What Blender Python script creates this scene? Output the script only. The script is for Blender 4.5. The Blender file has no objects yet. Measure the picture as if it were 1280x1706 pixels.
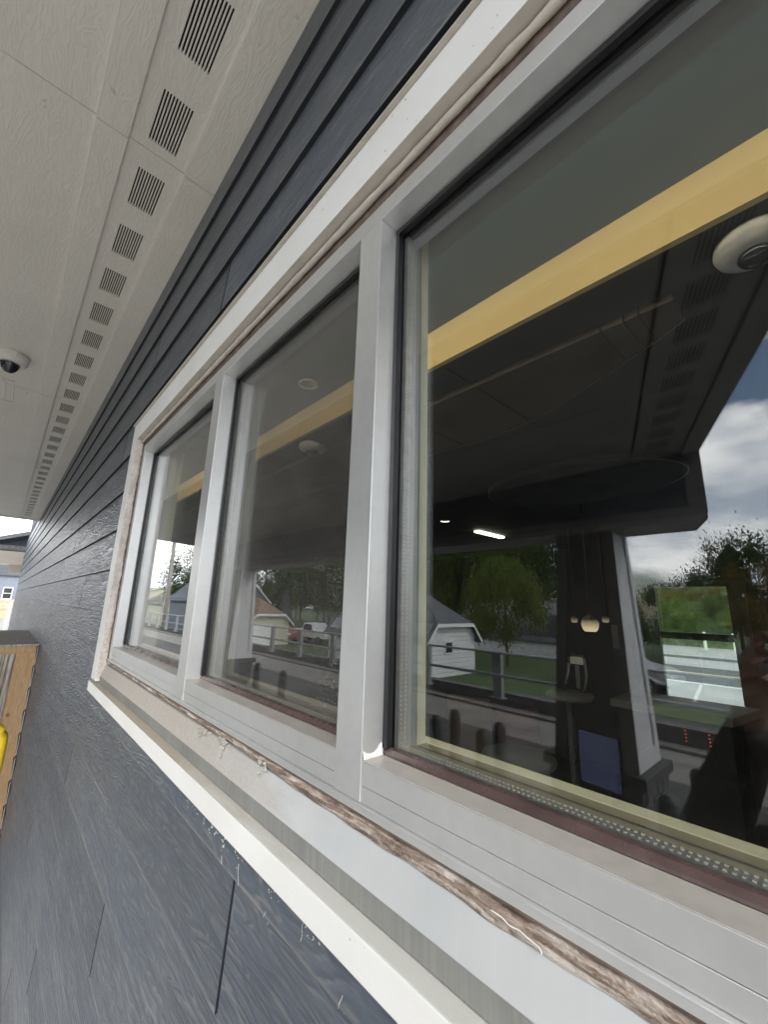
import bpy, math, random
from mathutils import Vector, Matrix
random.seed(7)
S = bpy.context.scene
C = S.collection
R = math.radians
# ------------------------------------------------------------------ camera
cam = bpy.data.cameras.new('camera')
cam.sensor_fit = 'HORIZONTAL'; cam.sensor_width = 36.0; cam.lens = 685.0/1280*36
cam.clip_start = 0.01; cam.clip_end = 2000
camo = bpy.data.objects.new('camera', cam); C.objects.link(camo)
camo.matrix_world = (Matrix.Translation((0, -0.352, 2.1)) @ Matrix.Rotation(R(47.7767), 4, 'Z')
                     @ Matrix.Rotation(R(102.9159), 4, 'X') @ Matrix.Rotation(R(1.7177), 4, 'Z'))
S.camera = camo
# ------------------------------------------------------------------ world
SUN_EL, SUN_AZ = 36.0, 32.0          # azimuth: direction the light comes from, degrees from +X towards -Y
W = bpy.data.worlds.new('World'); S.world = W; W.use_nodes = True
nt = W.node_tree; nt.nodes.clear(); N = nt.nodes; L = nt.links
out = N.new('ShaderNodeOutputWorld'); bg = N.new('ShaderNodeBackground'); L.new(bg.outputs[0], out.inputs[0])
bg.inputs[1].default_value = 0.13
sky = N.new('ShaderNodeTexSky'); sky.sky_type = 'NISHITA'; sky.sun_disc = False
sky.sun_elevation = R(SUN_EL); sky.sun_rotation = R(90+SUN_AZ)
sky.air_density = 1.0; sky.dust_density = 1.2; sky.ozone_density = 1.0
tc = N.new('ShaderNodeTexCoord')
mp = N.new('ShaderNodeMapping'); mp.inputs['Scale'].default_value = (1, 1, 2.6); mp.inputs['Location'].default_value = (3.1, 1.7, 0.35)
L.new(tc.outputs['Generated'], mp.inputs[0])
nz = N.new('ShaderNodeTexNoise'); nz.inputs['Scale'].default_value = 1.7; nz.inputs['Detail'].default_value = 8; nz.inputs['Roughness'].default_value = .58
nz.inputs['Distortion'].default_value = .35
L.new(mp.outputs[0], nz.inputs[0])
cr = N.new('ShaderNodeValToRGB'); cr.color_ramp.elements[0].position = .39; cr.color_ramp.elements[1].position = .49
L.new(nz.outputs[0], cr.inputs[0])
nz2 = N.new('ShaderNodeTexNoise'); nz2.inputs['Scale'].default_value = 4.2; nz2.inputs['Detail'].default_value = 7
L.new(mp.outputs[0], nz2.inputs[0])
cc = N.new('ShaderNodeValToRGB'); e = cc.color_ramp.elements
e[0].position = .38; e[0].color = (7.5, 8.5, 10.2, 1); e[1].position = .60; e[1].color = (19, 19, 19, 1)
L.new(nz2.outputs[0], cc.inputs[0])
mx = N.new('ShaderNodeMixRGB'); L.new(cr.outputs[0], mx.inputs[0]); L.new(sky.outputs[0], mx.inputs[1]); L.new(cc.outputs[0], mx.inputs[2])
L.new(mx.outputs[0], bg.inputs[0])
# ------------------------------------------------------------------ sun
sd = bpy.data.lights.new('sun', 'SUN'); sd.energy = 1.5; sd.angle = R(14); sd.color = (1.0, .94, .85)
so = bpy.data.objects.new('sun', sd); C.objects.link(so)
az, el = R(SUN_AZ), R(SUN_EL)
dirv = Vector((math.cos(az)*math.cos(el), -math.sin(az)*math.cos(el), math.sin(el)))
so.rotation_euler = dirv.to_track_quat('Z', 'Y').to_euler()
S.render.engine = 'CYCLES'
S.view_settings.view_transform = 'Standard'; S.view_settings.look = 'None'
S.view_settings.exposure = 1.12; S.view_settings.gamma = 1
S.view_settings.use_curve_mapping = False
S.cycles.max_bounces = 10; S.cycles.transparent_max_bounces = 24; S.cycles.glossy_bounces = 8; S.cycles.diffuse_bounces = 5

# ------------------------------------------------------------------ materials
MATS = {}
class NB:
    """small node builder"""
    def __init__(s, name):
        s.m = bpy.data.materials.new(name); s.m.use_nodes = True; s.t = s.m.node_tree; s.t.nodes.clear()
        s.out = s.n('ShaderNodeOutputMaterial'); MATS[name] = s.m
    def n(s, k, **kw):
        x = s.t.nodes.new(k)
        for a, b in kw.items(): setattr(x, a, b)
        return x
    def l(s, a, b): s.t.links.new(a, b)
    def set(s, sock, v):
        if hasattr(v, 'is_linked') or hasattr(v, 'links'): s.l(v, sock)
        else: sock.default_value = v
    def pos(s, scale=(1, 1, 1), rnd=0.0, kind='Position'):
        if kind == 'Position': src = s.n('ShaderNodeNewGeometry').outputs['Position']
        else: src = s.n('ShaderNodeTexCoord').outputs[kind]
        mp = s.n('ShaderNodeMapping'); mp.inputs['Scale'].default_value = scale; s.l(src, mp.inputs[0])
        if rnd:
            oi = s.n('ShaderNodeObjectInfo'); ml = s.n('ShaderNodeVectorMath', operation='SCALE')
            ml.inputs[0].default_value = (1, .37, .73); 
            mu = s.n('ShaderNodeMath', operation='MULTIPLY'); mu.inputs[1].default_value = rnd
            s.l(oi.outputs['Random'], mu.inputs[0]); s.l(mu.outputs[0], ml.inputs['Scale'])
            ad = s.n('ShaderNodeVectorMath', operation='ADD'); s.l(mp.outputs[0], ad.inputs[0]); s.l(ml.outputs[0], ad.inputs[1])
            return ad.outputs[0]
        return mp.outputs[0]
    def noise(s, vec, scale, detail=5, rough=.55, dist=0):
        x = s.n('ShaderNodeTexNoise'); x.inputs['Scale'].default_value = scale; x.inputs['Detail'].default_value = detail
        x.inputs['Roughness'].default_value = rough; x.inputs['Distortion'].default_value = dist
        s.l(vec, x.inputs[0]); return x.outputs[0]
    def ramp(s, fac, stops, interp='LINEAR'):
        x = s.n('ShaderNodeValToRGB'); r = x.color_ramp; r.interpolation = interp
        while len(r.elements) < len(stops): r.elements.new(.5)
        for e, (p, c) in zip(r.elements, stops):
            e.position = p; e.color = (c, c, c, 1) if isinstance(c, (int, float)) else (*c, 1)
        s.l(fac, x.inputs[0]); return x.outputs[0]
    def mix(s, fac, a, b, mode='MIX'):
        x = s.n('ShaderNodeMixRGB', blend_type=mode)
        s.set(x.inputs[0], fac)
        for i, v in ((1, a), (2, b)):
            s.set(x.inputs[i], (*v, 1) if isinstance(v, tuple) and len(v) == 3 else v)
        return x.outputs[0]
    def math(s, op, a, b=0.0):
        x = s.n('ShaderNodeMath', operation=op); s.set(x.inputs[0], a); s.set(x.inputs[1], b); return x.outputs[0]
    def bump(s, h, strength=.3, dist=.002, prev=None):
        x = s.n('ShaderNodeBump'); x.inputs['Strength'].default_value = strength; x.inputs['Distance'].default_value = dist
        s.l(h, x.inputs['Height'])
        if prev is not None: s.l(prev, x.inputs['Normal'])
        return x.outputs[0]
    def pbr(s, col, rough=.5, metal=0.0, normal=None, emis=None, estr=0, spec=.5):
        p = s.n('ShaderNodeBsdfPrincipled')
        s.set(p.inputs['Base Color'], (*col, 1) if isinstance(col, tuple) else col)
        s.set(p.inputs['Roughness'], rough); p.inputs['Metallic'].default_value = metal
        p.inputs['Specular IOR Level'].default_value = spec
        if normal is not None: s.l(normal, p.inputs['Normal'])
        if emis: p.inputs['Emission Color'].default_value = (*emis, 1); p.inputs['Emission Strength'].default_value = estr
        s.l(p.outputs[0], s.out.inputs[0]); return s.m

def simple(name, col, rough=.5, metal=0.0, var=.12, scale=6, bump=0, emis=None, estr=0, spec=.5):
    b = NB(name); v = b.pos()
    n = b.noise(v, scale, 6)
    f = b.ramp(n, [(.3, 1-var), (.7, 1+var)])
    c = b.mix(1.0, col, f, 'MULTIPLY')
    nm = b.bump(b.noise(v, scale*9, 5), bump, .002) if bump else None
    return b.pbr(c, b.ramp(n, [(.3, min(1, rough+.06)), (.7, max(0, rough-.06))]), metal, nm, emis, estr, spec)

def grain_height(b, vec_scale, rnd, wave, dist):
    """embossed cedar grain running along X: contour rings of a stretched noise field"""
    v = b.pos(vec_scale, rnd)
    n = b.noise(v, 1.0, 3, .5, dist)
    w = b.math('SINE', b.math('MULTIPLY', n, wave))
    fine = b.noise(b.pos((6, 90, 90), rnd), 1.0, 4, .6)
    h = b.math('ADD', b.math('MULTIPLY', w, .5), b.math('MULTIPLY', fine, .9))
    return h, w, fine

def siding_material():
    b = NB('navy_siding_paint')
    h, w, fine = grain_height(b, (2.3, 15, 15), 31.0, 96, .25)
    big = b.noise(b.pos((.6, 2, 2), 9.0), 1.2, 4)
    base = b.mix(b.ramp(big, [(.35, 0), (.7, 1)]), (.066, .082, .108), (.084, .101, .128))
    wear = b.math('MULTIPLY', b.ramp(w, [(.45, 0), (.9, 1)]), b.ramp(fine, [(.40, 0), (.62, 1)]))
    c = b.mix(b.math('MULTIPLY', wear, .48), base, (.21, .205, .20))
    # chalky dust patches
    d = b.noise(b.pos((1.2, 4, 4)), 1.4, 7, .6)
    c = b.mix(b.math('MULTIPLY', b.ramp(d, [(.45, 0), (.75, 1)]), .3), c, (.17, .17, .17))
    oi = b.n('ShaderNodeObjectInfo')
    c = b.mix(1.0, c, b.ramp(oi.outputs['Random'], [(0, .86), (1, 1.10)]), 'MULTIPLY')
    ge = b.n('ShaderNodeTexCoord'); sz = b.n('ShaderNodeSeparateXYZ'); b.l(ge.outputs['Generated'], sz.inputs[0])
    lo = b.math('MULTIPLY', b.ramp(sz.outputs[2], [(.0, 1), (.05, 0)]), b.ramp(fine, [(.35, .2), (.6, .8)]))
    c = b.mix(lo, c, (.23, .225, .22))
    c = b.mix(b.math('MULTIPLY', b.ramp(sz.outputs[2], [(.83, 0), (.90, 1)]), .55), c, (.045, .045, .05))  # occlusion shade beneath the board above, put into the colour
    sp = b.noise(b.pos((20, 60, 60)), 2.0, 2, .5)
    c = b.mix(b.ramp(sp, [(.76, 0), (.79, .5)]), c, (.3, .3, .3))
    nm = b.bump(h, .8, .0022)
    b.pbr(c, b.ramp(fine, [(.3, .46), (.7, .33)]), 0, nm, spec=.6)
siding_material()

def soffit_material():
    b = NB('beige_soffit_paint')
    h, w, fine = grain_height(b, (5.5, 22, 22), 17.0, 56, .5)
    big = b.noise(b.pos((1, 1, 1)), 1.6, 6)
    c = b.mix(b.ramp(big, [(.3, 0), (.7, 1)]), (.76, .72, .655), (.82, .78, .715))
    c = b.mix(b.math('MULTIPLY', b.ramp(w, [(.0, 1), (.25, 0)]), .05), c, (.33, .30, .27))
    sp = b.noise(b.pos((9, 9, 9)), 2.0, 2, .4)
    c = b.mix(b.ramp(sp, [(.755, 0), (.78, .35)]), c, (.30, .25, .20))
    b.pbr(c, .5, 0, b.bump(h, .5, .0011))
soffit_material()

def white_material():
    b = NB('white_trim_paint')
    v = b.pos((1, 1, 1)); n = b.noise(v, 5, 7)
    f = b.noise(b.pos((20, 200, 200)), 1, 5)
    c = b.mix(b.ramp(n, [(.3, 0), (.75, 1)]), (.80, .80, .78), (.72, .71, .68))
    sp = b.noise(b.pos((60, 60, 60)), 1.5, 2)
    c = b.mix(b.ramp(sp, [(.72, 0), (.76, .6)]), c, (.22, .19, .16))
    b.pbr(c, .5, 0, b.bump(b.math('ADD', f, b.noise(v, 180, 3)), .25, .0008))
white_material()

def dirty_white_material():
    b = NB('grimy_trim_paint')
    v = b.pos((1, 1, 1)); n = b.noise(b.pos((14, 14, 5)), 2.5, 7, .7)
    c = b.mix(b.ramp(n, [(.42, 0), (.7, 1)]), (.66, .62, .58), (.42, .34, .29))
    sp = b.noise(v, 240, 3)
    c = b.mix(b.ramp(sp, [(.62, 0), (.66, .8)]), c, (.10, .06, .05))
    b.pbr(c, .65, 0, b.bump(b.noise(v, 150, 4), .4, .001))
dirty_white_material()

def alu(name, base, dust, dust_amt, streak=.2, metal=.72):
    b = NB(name); v = b.pos((1, 1, 1))
    n = b.noise(v, 4, 6); s = b.noise(b.pos((45, 10, 1.5)), 1.3, 5, .6)
    c = b.mix(b.ramp(n, [(.3, 0), (.7, 1)]), tuple(x*.93 for x in base), tuple(min(1, x*1.05) for x in base))
    c = b.mix(b.math('MULTIPLY', b.ramp(s, [(.5, 0), (.72, 1)]), streak), c, (.66, .64, .60))
    if dust_amt:
        d = b.noise(b.pos((3, 9, 9)), 2.2, 7, .65)
        c = b.mix(b.math('MULTIPLY', b.ramp(d, [(.3, .5), (.7, 1)]), dust_amt), c, dust)
    sc = b.noise(b.pos((8, 30, 8)), 5, 8, .75, 1.5)
    c = b.mix(b.ramp(sc, [(.66, 0), (.70, .35)]), c, (.36, .34, .31))
    fine = b.noise(v, 900, 2)
    mo = b.noise(v, 60, 5)
    c = b.mix(.12, c, b.ramp(mo, [(.3, .25), (.7, .85)]), 'OVERLAY')
    b.pbr(c, b.ramp(n, [(.3, .33), (.7, .45)]), metal, b.bump(fine, .12, .0004))
alu('clear_aluminium', (.715, .72, .715), None, 0, .16)
alu('dusty_aluminium', (.50, .485, .46), (.42, .385, .345), .8, 0, .05)

def flashing_material():
    b = NB('sill_flashing'); v = b.pos((1, 1, 1))
    g = b.n('ShaderNodeNewGeometry'); sx = b.n('ShaderNodeSeparateXYZ'); b.l(g.outputs['Position'], sx.inputs[0])
    n = b.noise(b.pos((4, 20, 20)), 2, 7, .6)
    t = b.math('ADD', b.math('MULTIPLY', sx.outputs[0], -1.0), b.math('MULTIPLY', b.math('SUBTRACT', n, .5), .5))
    m = b.ramp(t, [(.52, 0), (.68, .55), (.95, .9)])
    spk = b.noise(v, 260, 4)
    clean = b.mix(b.ramp(b.noise(v, 9, 6), [(.3, 0), (.7, 1)]), (.50, .515, .52), (.57, .58, .585))
    dust = b.mix(b.ramp(spk, [(.35, 0), (.65, 1)]), (.36, .325, .285), (.46, .42, .375))
    c = b.mix(m, clean, dust)
    st = b.noise(b.pos((45, 8, 1.4)), 1.2, 5, .65)
    c = b.mix(b.math('MULTIPLY', b.ramp(st, [(.52, 0), (.7, 1)]), .22), c, (.62, .60, .56))
    b.pbr(c, b.mix(m, (.42, .42, .42), (.9, .9, .9)), .1, b.bump(b.noise(v, 70, 5), .08, .001))
flashing_material()
def hem_material():
    b = NB('flashing_hem')
    st = b.noise(b.pos((120, 8, 3)), 1.2, 7, .7)
    c = b.mix(b.ramp(b.noise(b.pos(), 8, 6), [(.3, 0), (.7, 1)]), (.20, .20, .19), (.26, .26, .245))
    b.pbr(b.mix(b.math('MULTIPLY', b.ramp(st, [(.45, 0), (.8, 1)]), .35), c, (.50, .485, .45)), .5, .1)
hem_material()
def ledge_material():
    b = NB('ledge_dust'); g = b.n('ShaderNodeNewGeometry'); sx = b.n('ShaderNodeSeparateXYZ'); b.l(g.outputs['Position'], sx.inputs[0])
    n = b.noise(b.pos((5, 20, 20)), 2, 7, .6)
    t = b.math('ADD', b.math('MULTIPLY', sx.outputs[0], -1.0), b.math('SUBTRACT', n, .5))
    m = b.ramp(t, [(.55, 0), (1.1, 1)])
    d = b.mix(b.ramp(b.noise(b.pos(), 200, 4), [(.35, 0), (.65, 1)]), (.36, .32, .26), (.46, .41, .35))
    b.pbr(b.mix(m, (.58, .585, .56), d), .9, 0, b.bump(b.noise(b.pos(), 300, 3), .4, .001))
ledge_material()

def ribbon_material():
    b = NB('crusted_sealant'); v = b.pos((7, 60, 60))
    n = b.noise(v, 2.2, 9, .68, .6); n2 = b.noise(b.pos((30, 140, 140)), 1.6, 6, .7)
    c = b.ramp(n, [(.33, (.07, .045, .035)), (.44, (.20, .14, .11)), (.53, (.42, .34, .28)), (.62, (.70, .64, .58))])
    c = b.mix(.5, c, b.ramp(n2, [(.35, .45), (.62, 1.0)]), 'MULTIPLY')
    b.pbr(c, .7, 0, b.bump(b.math('ADD', n, n2), .6, .003))
ribbon_material()
simple('brown_grime', (.13, .092, .072), .8, 0, .5, 40, .4)
simple('old_paint_fleck', (.62, .62, .60), .6)
simple('old_caulk_bead', (.50, .455, .40), .45, 0, .12, 30, .1)
simple('soffit_return', (.50, .46, .41), .7, 0, .10, 20, .15)
simple('backing_and_shade', (.02, .022, .028), .9)
simple('black_gasket', (.012, .012, .014), .35, 0, .2, 30)
simple('wine_gasket', (.085, .056, .052), .28, 0, .4, 25, .1)
simple('spacer_metal', (.42, .42, .40), .35, .7, .15, 60)
simple('spacer_bead', (.55, .52, .42), .5, .2)
simple('white_silicone', (.80, .78, .76), .45, 0, .08, 60, .5)
simple('inner_frame_grey', (.42, .44, .42), .45, .2)
simple('inner_alu', (.62, .62, .68), .45, .2)
simple('inner_sill_grey', (.12, .12, .12), .5, .1)
simple('cream_paint', (.80, .76, .56), .6, 0, .05, 20, .1)
simple('tan_ledge', (.40, .35, .24), .6, 0, .08, 20)
simple('mustard_paint', (.85, .64, .30), .55, 0, .03, 3)
simple('slate_ceiling', (.050, .095, .115), .7, 0, .05, 3)
simple('dark_ceiling', (.022, .022, .020), .8, 0, .1, 3)
simple('edge_metal', (.12, .12, .11), .4)
simple('oval_grey', (.055, .06, .058), .7)
simple('brown_ceiling', (.075, .050, .032), .8, 0, .12, 3)
simple('interior_brown', (.020, .017, .015), .8, 0, .15, 3)
simple('floor_tile', (.06, .055, .05), .5)
simple('black_frame', (.010, .010, .010), .4)
simple('dome_white', (.72, .70, .65), .4, 0, .04, 20)
simple('dome_glass', (.01, .012, .018), .08, 0, .1, 5, spec=.9)
simple('lamp_glow', (.8, .8, .7), .5, emis=(1, .93, .70), estr=5)
simple('fill_glow', (.8, .8, .7), .5, emis=(1, .90, .70), estr=7)
simple('pendant_dim', (.45, .40, .30), .35, emis=(1, .80, .48), estr=.08)
simple('pendant_glass', (.75, .68, .50), .35, emis=(1, .80, .48), estr=.22)
simple('screen_blue', (.03, .035, .07), .3, emis=(.16, .20, .42), estr=.05)
simple('led_red', (.3, .02, .02), .4, emis=(1, .12, .05), estr=.5)
simple('chair_steel', (.16, .16, .16), .3, .8)
simple('table_laminate', (.16, .155, .14), .35)
simple('oak_seat', (.08, .045, .02), .5)
simple('red_vinyl', (.09, .012, .012), .4)
simple('steel', (.5, .5, .5), .25, .9)
simple('bollard_grey', (.05, .06, .066), .5, 0, .25, 9, .1)
simple('rail_metal', (.30, .32, .33), .45, .3, .15, 8)
simple('parapet_concrete', (.10, .10, .10), .9, 0, .3, 5, .5)
simple('garage_siding', (.80, .81, .83), .6, 0, .05, 4)
simple('cream_siding', (.66, .62, .50), .6, 0, .06, 4)
simple('blue_siding', (.20, .225, .28), .6, 0, .08, 4)
simple('grey_siding', (.20, .22, .26), .6, 0, .08, 4)
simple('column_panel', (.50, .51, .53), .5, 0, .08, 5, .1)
simple('column_front_shade', (.10, .095, .092), .6, 0, .1, 5, .1)
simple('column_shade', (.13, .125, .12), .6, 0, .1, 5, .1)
simple('canopy_navy', (.030, .036, .052), .55, 0, .2, 4, .2)
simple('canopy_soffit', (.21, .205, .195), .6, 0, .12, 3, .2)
simple('stone_dark', (.07, .072, .075), .8, 0, .4, 12, .6)
simple('stone_cap', (.05, .05, .052), .7, 0, .2, 9, .3)
simple('shingle_grey', (.10, .105, .12), .9, 0, .25, 14, .5)
simple('shingle_brown', (.20, .13, .09), .9, 0, .25, 14, .5)
simple('window_dark', (.03, .035, .04), .15)
simple('bark', (.09, .07, .055), .9, 0, .3, 8, .5)
simple('cloth_black', (.012, .009, .009), .8, 0, .3, 12, .2)
simple('skin', (.42, .24, .17), .5, 0, .1, 20)
simple('hair_dark', (.03, .018, .012), .6)
simple('denim', (.04, .05, .08), .8)
simple('tyre', (.02, .02, .02), .8)
simple('car_glass', (.02, .025, .03), .08)
simple('car_silver', (.42, .44, .47), .3, .5, .05)
simple('car_red', (.25, .02, .02), .3, .2, .05)
simple('car_white', (.75, .75, .72), .35, 0, .05)
simple('light_lens', (.8, .8, .8), .2)
simple('fence_wood', (.52, .38, .26), .8, 0, .2, 6)
simple('yellow_plastic', (.75, .52, .02), .35, 0, .05, 10)
simple('line_white', (.65, .65, .63), .7)
simple('line_yellow', (.50, .42, .22), .7)
simple('post_lime', (.62, .70, .50), .5)
simple('pole_wood', (.24, .22, .20), .9, 0, .25, 6, .4)
simple('brick_red', (.35, .22, .15), .85, 0, .3, 14, .4)
simple('paper', (.7, .7, .66), .7)

def cedar_material():
    b = NB('cedar_board'); v = b.pos((9, 30, 1.6), 5)
    n = b.noise(v, 2.2, 6, .6, .8); w = b.math('SINE', b.math('MULTIPLY', n, 38))
    c = b.mix(b.ramp(w, [(-.5, 0), (1, 1)]), (.50, .31, .155), (.62, .42, .23))
    vo = b.n('ShaderNodeTexVoronoi'); vo.inputs['Scale'].default_value = 5.2; b.l(b.pos((1.3, 1.3, 1.0), 0), vo.inputs[0])
    c = b.mix(b.ramp(vo.outputs['Distance'], [(.045, .9), (.13, 0)]), c, (.11, .05, .02))
    b.pbr(c, .6, 0, b.bump(w, .2, .001))
cedar_material()
def weathered_material():
    b = NB('weathered_board'); v = b.pos((30, 30, 1.5), 5)
    n = b.noise(v, 2.4, 7, .65)
    c = b.ramp(n, [(.35, (.16, .13, .10)), (.5, (.42, .39, .34)), (.65, (.62, .60, .56))])
    b.pbr(c, .8, 0, b.bump(n, .5, .002))
weathered_material()

def foliage(name, a, bcol, c3):
    b = NB(name); n = b.noise(b.pos((1, 1, 1)), .9, 4)
    oi = b.n('ShaderNodeObjectInfo')
    c = b.mix(b.ramp(n, [(.35, 0), (.65, 1)]), a, bcol)
    n2 = b.noise(b.pos((1, 1, 1)), 5.0, 2)
    c = b.mix(b.ramp(n2, [(.45, 0), (.75, .7)]), c, c3)
    d = b.n('ShaderNodeBsdfDiffuse'); b.l(c, d.inputs[0]); t = b.n('ShaderNodeBsdfTranslucent'); b.l(c, t.inputs[0])
    m = b.n('ShaderNodeMixShader'); m.inputs[0].default_value = .35
    b.l(d.outputs[0], m.inputs[1]); b.l(t.outputs[0], m.inputs[2]); b.l(m.outputs[0], b.out.inputs[0])
foliage('leaf_green', (.065, .105, .028), (.11, .16, .042), (.18, .19, .05))
foliage('leaf_fresh', (.09, .13, .035), (.14, .19, .05), (.22, .22, .06))
foliage('leaf_dark', (.030, .058, .022), (.055, .09, .032), (.09, .11, .035))
foliage('leaf_autumn', (.12, .095, .03), (.18, .13, .04), (.08, .10, .03))
simple('lawn', (.045, .080, .022), .9, 0, .35, 3, .6)
simple('bank_green', (.055, .080, .024), .9, 0, .5, 1.5, .6)

def ground_material(name, a, bcol, scale, stain=.4):
    b = NB(name); v = b.pos()
    n = b.noise(v, scale, 8, .6); f = b.noise(v, 60, 4)
    c = b.mix(b.ramp(n, [(.35, 0), (.65, 1)]), a, bcol)
    s = b.noise(v, .6, 5); c = b.mix(b.math('MULTIPLY', b.ramp(s, [(.4, 0), (.7, 1)]), stain), c, tuple(x*.5 for x in a))
    b.pbr(c, .85, 0, b.bump(f, .4, .004))
ground_material('lane_concrete', (.20, .19, .175), (.26, .245, .225), 3, .35)
ground_material('pavement_concrete', (.50, .49, .46), (.58, .57, .54), 3, .2)
ground_material('asphalt', (.055, .055, .056), (.075, .074, .072), 4)
ground_material('lot_concrete', (.30, .29, .27), (.36, .35, .32), 1.2)

def glass_material(name, tint, f0, dirt=0.0):
    b = NB(name)
    g = b.n('ShaderNodeNewGeometry'); dt = b.n('ShaderNodeVectorMath', operation='DOT_PRODUCT')
    b.l(g.outputs['Incoming'], dt.inputs[0]); b.l(g.outputs['Normal'], dt.inputs[1])
    cs = b.math('ABSOLUTE', dt.outputs['Value'])
    f = b.math('ADD', b.math('MULTIPLY', b.math('POWER', b.math('SUBTRACT', 1.0, cs), 5.0), 1-f0), f0)
    t = b.n('ShaderNodeBsdfTransparent'); t.inputs[0].default_value = (*tint, 1)
    gl = b.n('ShaderNodeBsdfGlossy'); gl.inputs['Roughness'].default_value = 0.0; gl.inputs[0].default_value = (1, 1, 1, 1)
    m = b.n('ShaderNodeMixShader'); b.l(f, m.inputs[0]); b.l(t.outputs[0], m.inputs[1]); b.l(gl.outputs[0], m.inputs[2])
    if dirt:
        v = b.pos((1, 1, 1))
        n = b.noise(v, 420, 2, .5); k = b.noise(v, 5, 5, .6)
        sp = b.math('MULTIPLY', b.ramp(n, [(.60, 0), (.68, 1)]), b.ramp(k, [(.3, .5), (.7, 1)]))
        film = b.math('ADD', b.math('MULTIPLY', sp, .24*dirt), b.math('MULTIPLY', b.ramp(b.noise(b.pos((1, 1, 1)), 7, 6), [(.3, .3), (.8, 1)]), .03*dirt))
        d = b.n('ShaderNodeBsdfDiffuse'); d.inputs[0].default_value = (.55, .52, .47, 1)
        m2 = b.n('ShaderNodeMixShader'); b.l(film, m2.inputs[0]); b.l(m.outputs[0], m2.inputs[1]); b.l(d.outputs[0], m2.inputs[2])
        m = m2
    b.l(m.outputs[0], b.out.inputs[0])
glass_material('outer_glass', (.90, .91, .905), .047, .08)
glass_material('outer_glass_dirty', (.86, .87, .86), .047, 1.6)
glass_material('inner_glass', (.93, .94, .935), .043)
glass_material('inner_glass_tinted', (.62, .62, .62), .043)
glass_material('plain_glass', (.8, .85, .85), .045)

for nm_, st_ in (('pendant_glass', .42), ('pendant_dim', .16)):
    m_ = MATS[nm_]; t_ = m_.node_tree; p_ = [x for x in t_.nodes if x.type == 'BSDF_PRINCIPLED'][0]
    tc_ = t_.nodes.new('ShaderNodeTexCoord'); sz_ = t_.nodes.new('ShaderNodeSeparateXYZ'); rm_ = t_.nodes.new('ShaderNodeMapRange')
    t_.links.new(tc_.outputs['Generated'], sz_.inputs[0]); t_.links.new(sz_.outputs[2], rm_.inputs[0])
    rm_.inputs[1].default_value = .15; rm_.inputs[2].default_value = .75; rm_.inputs[3].default_value = st_; rm_.inputs[4].default_value = 0
    t_.links.new(rm_.outputs[0], p_.inputs['Emission Strength']); p_.inputs['Base Color'].default_value = (.2, .18, .14, 1)
    for l_ in list(p_.inputs['Base Color'].links): t_.links.remove(l_)
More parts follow.
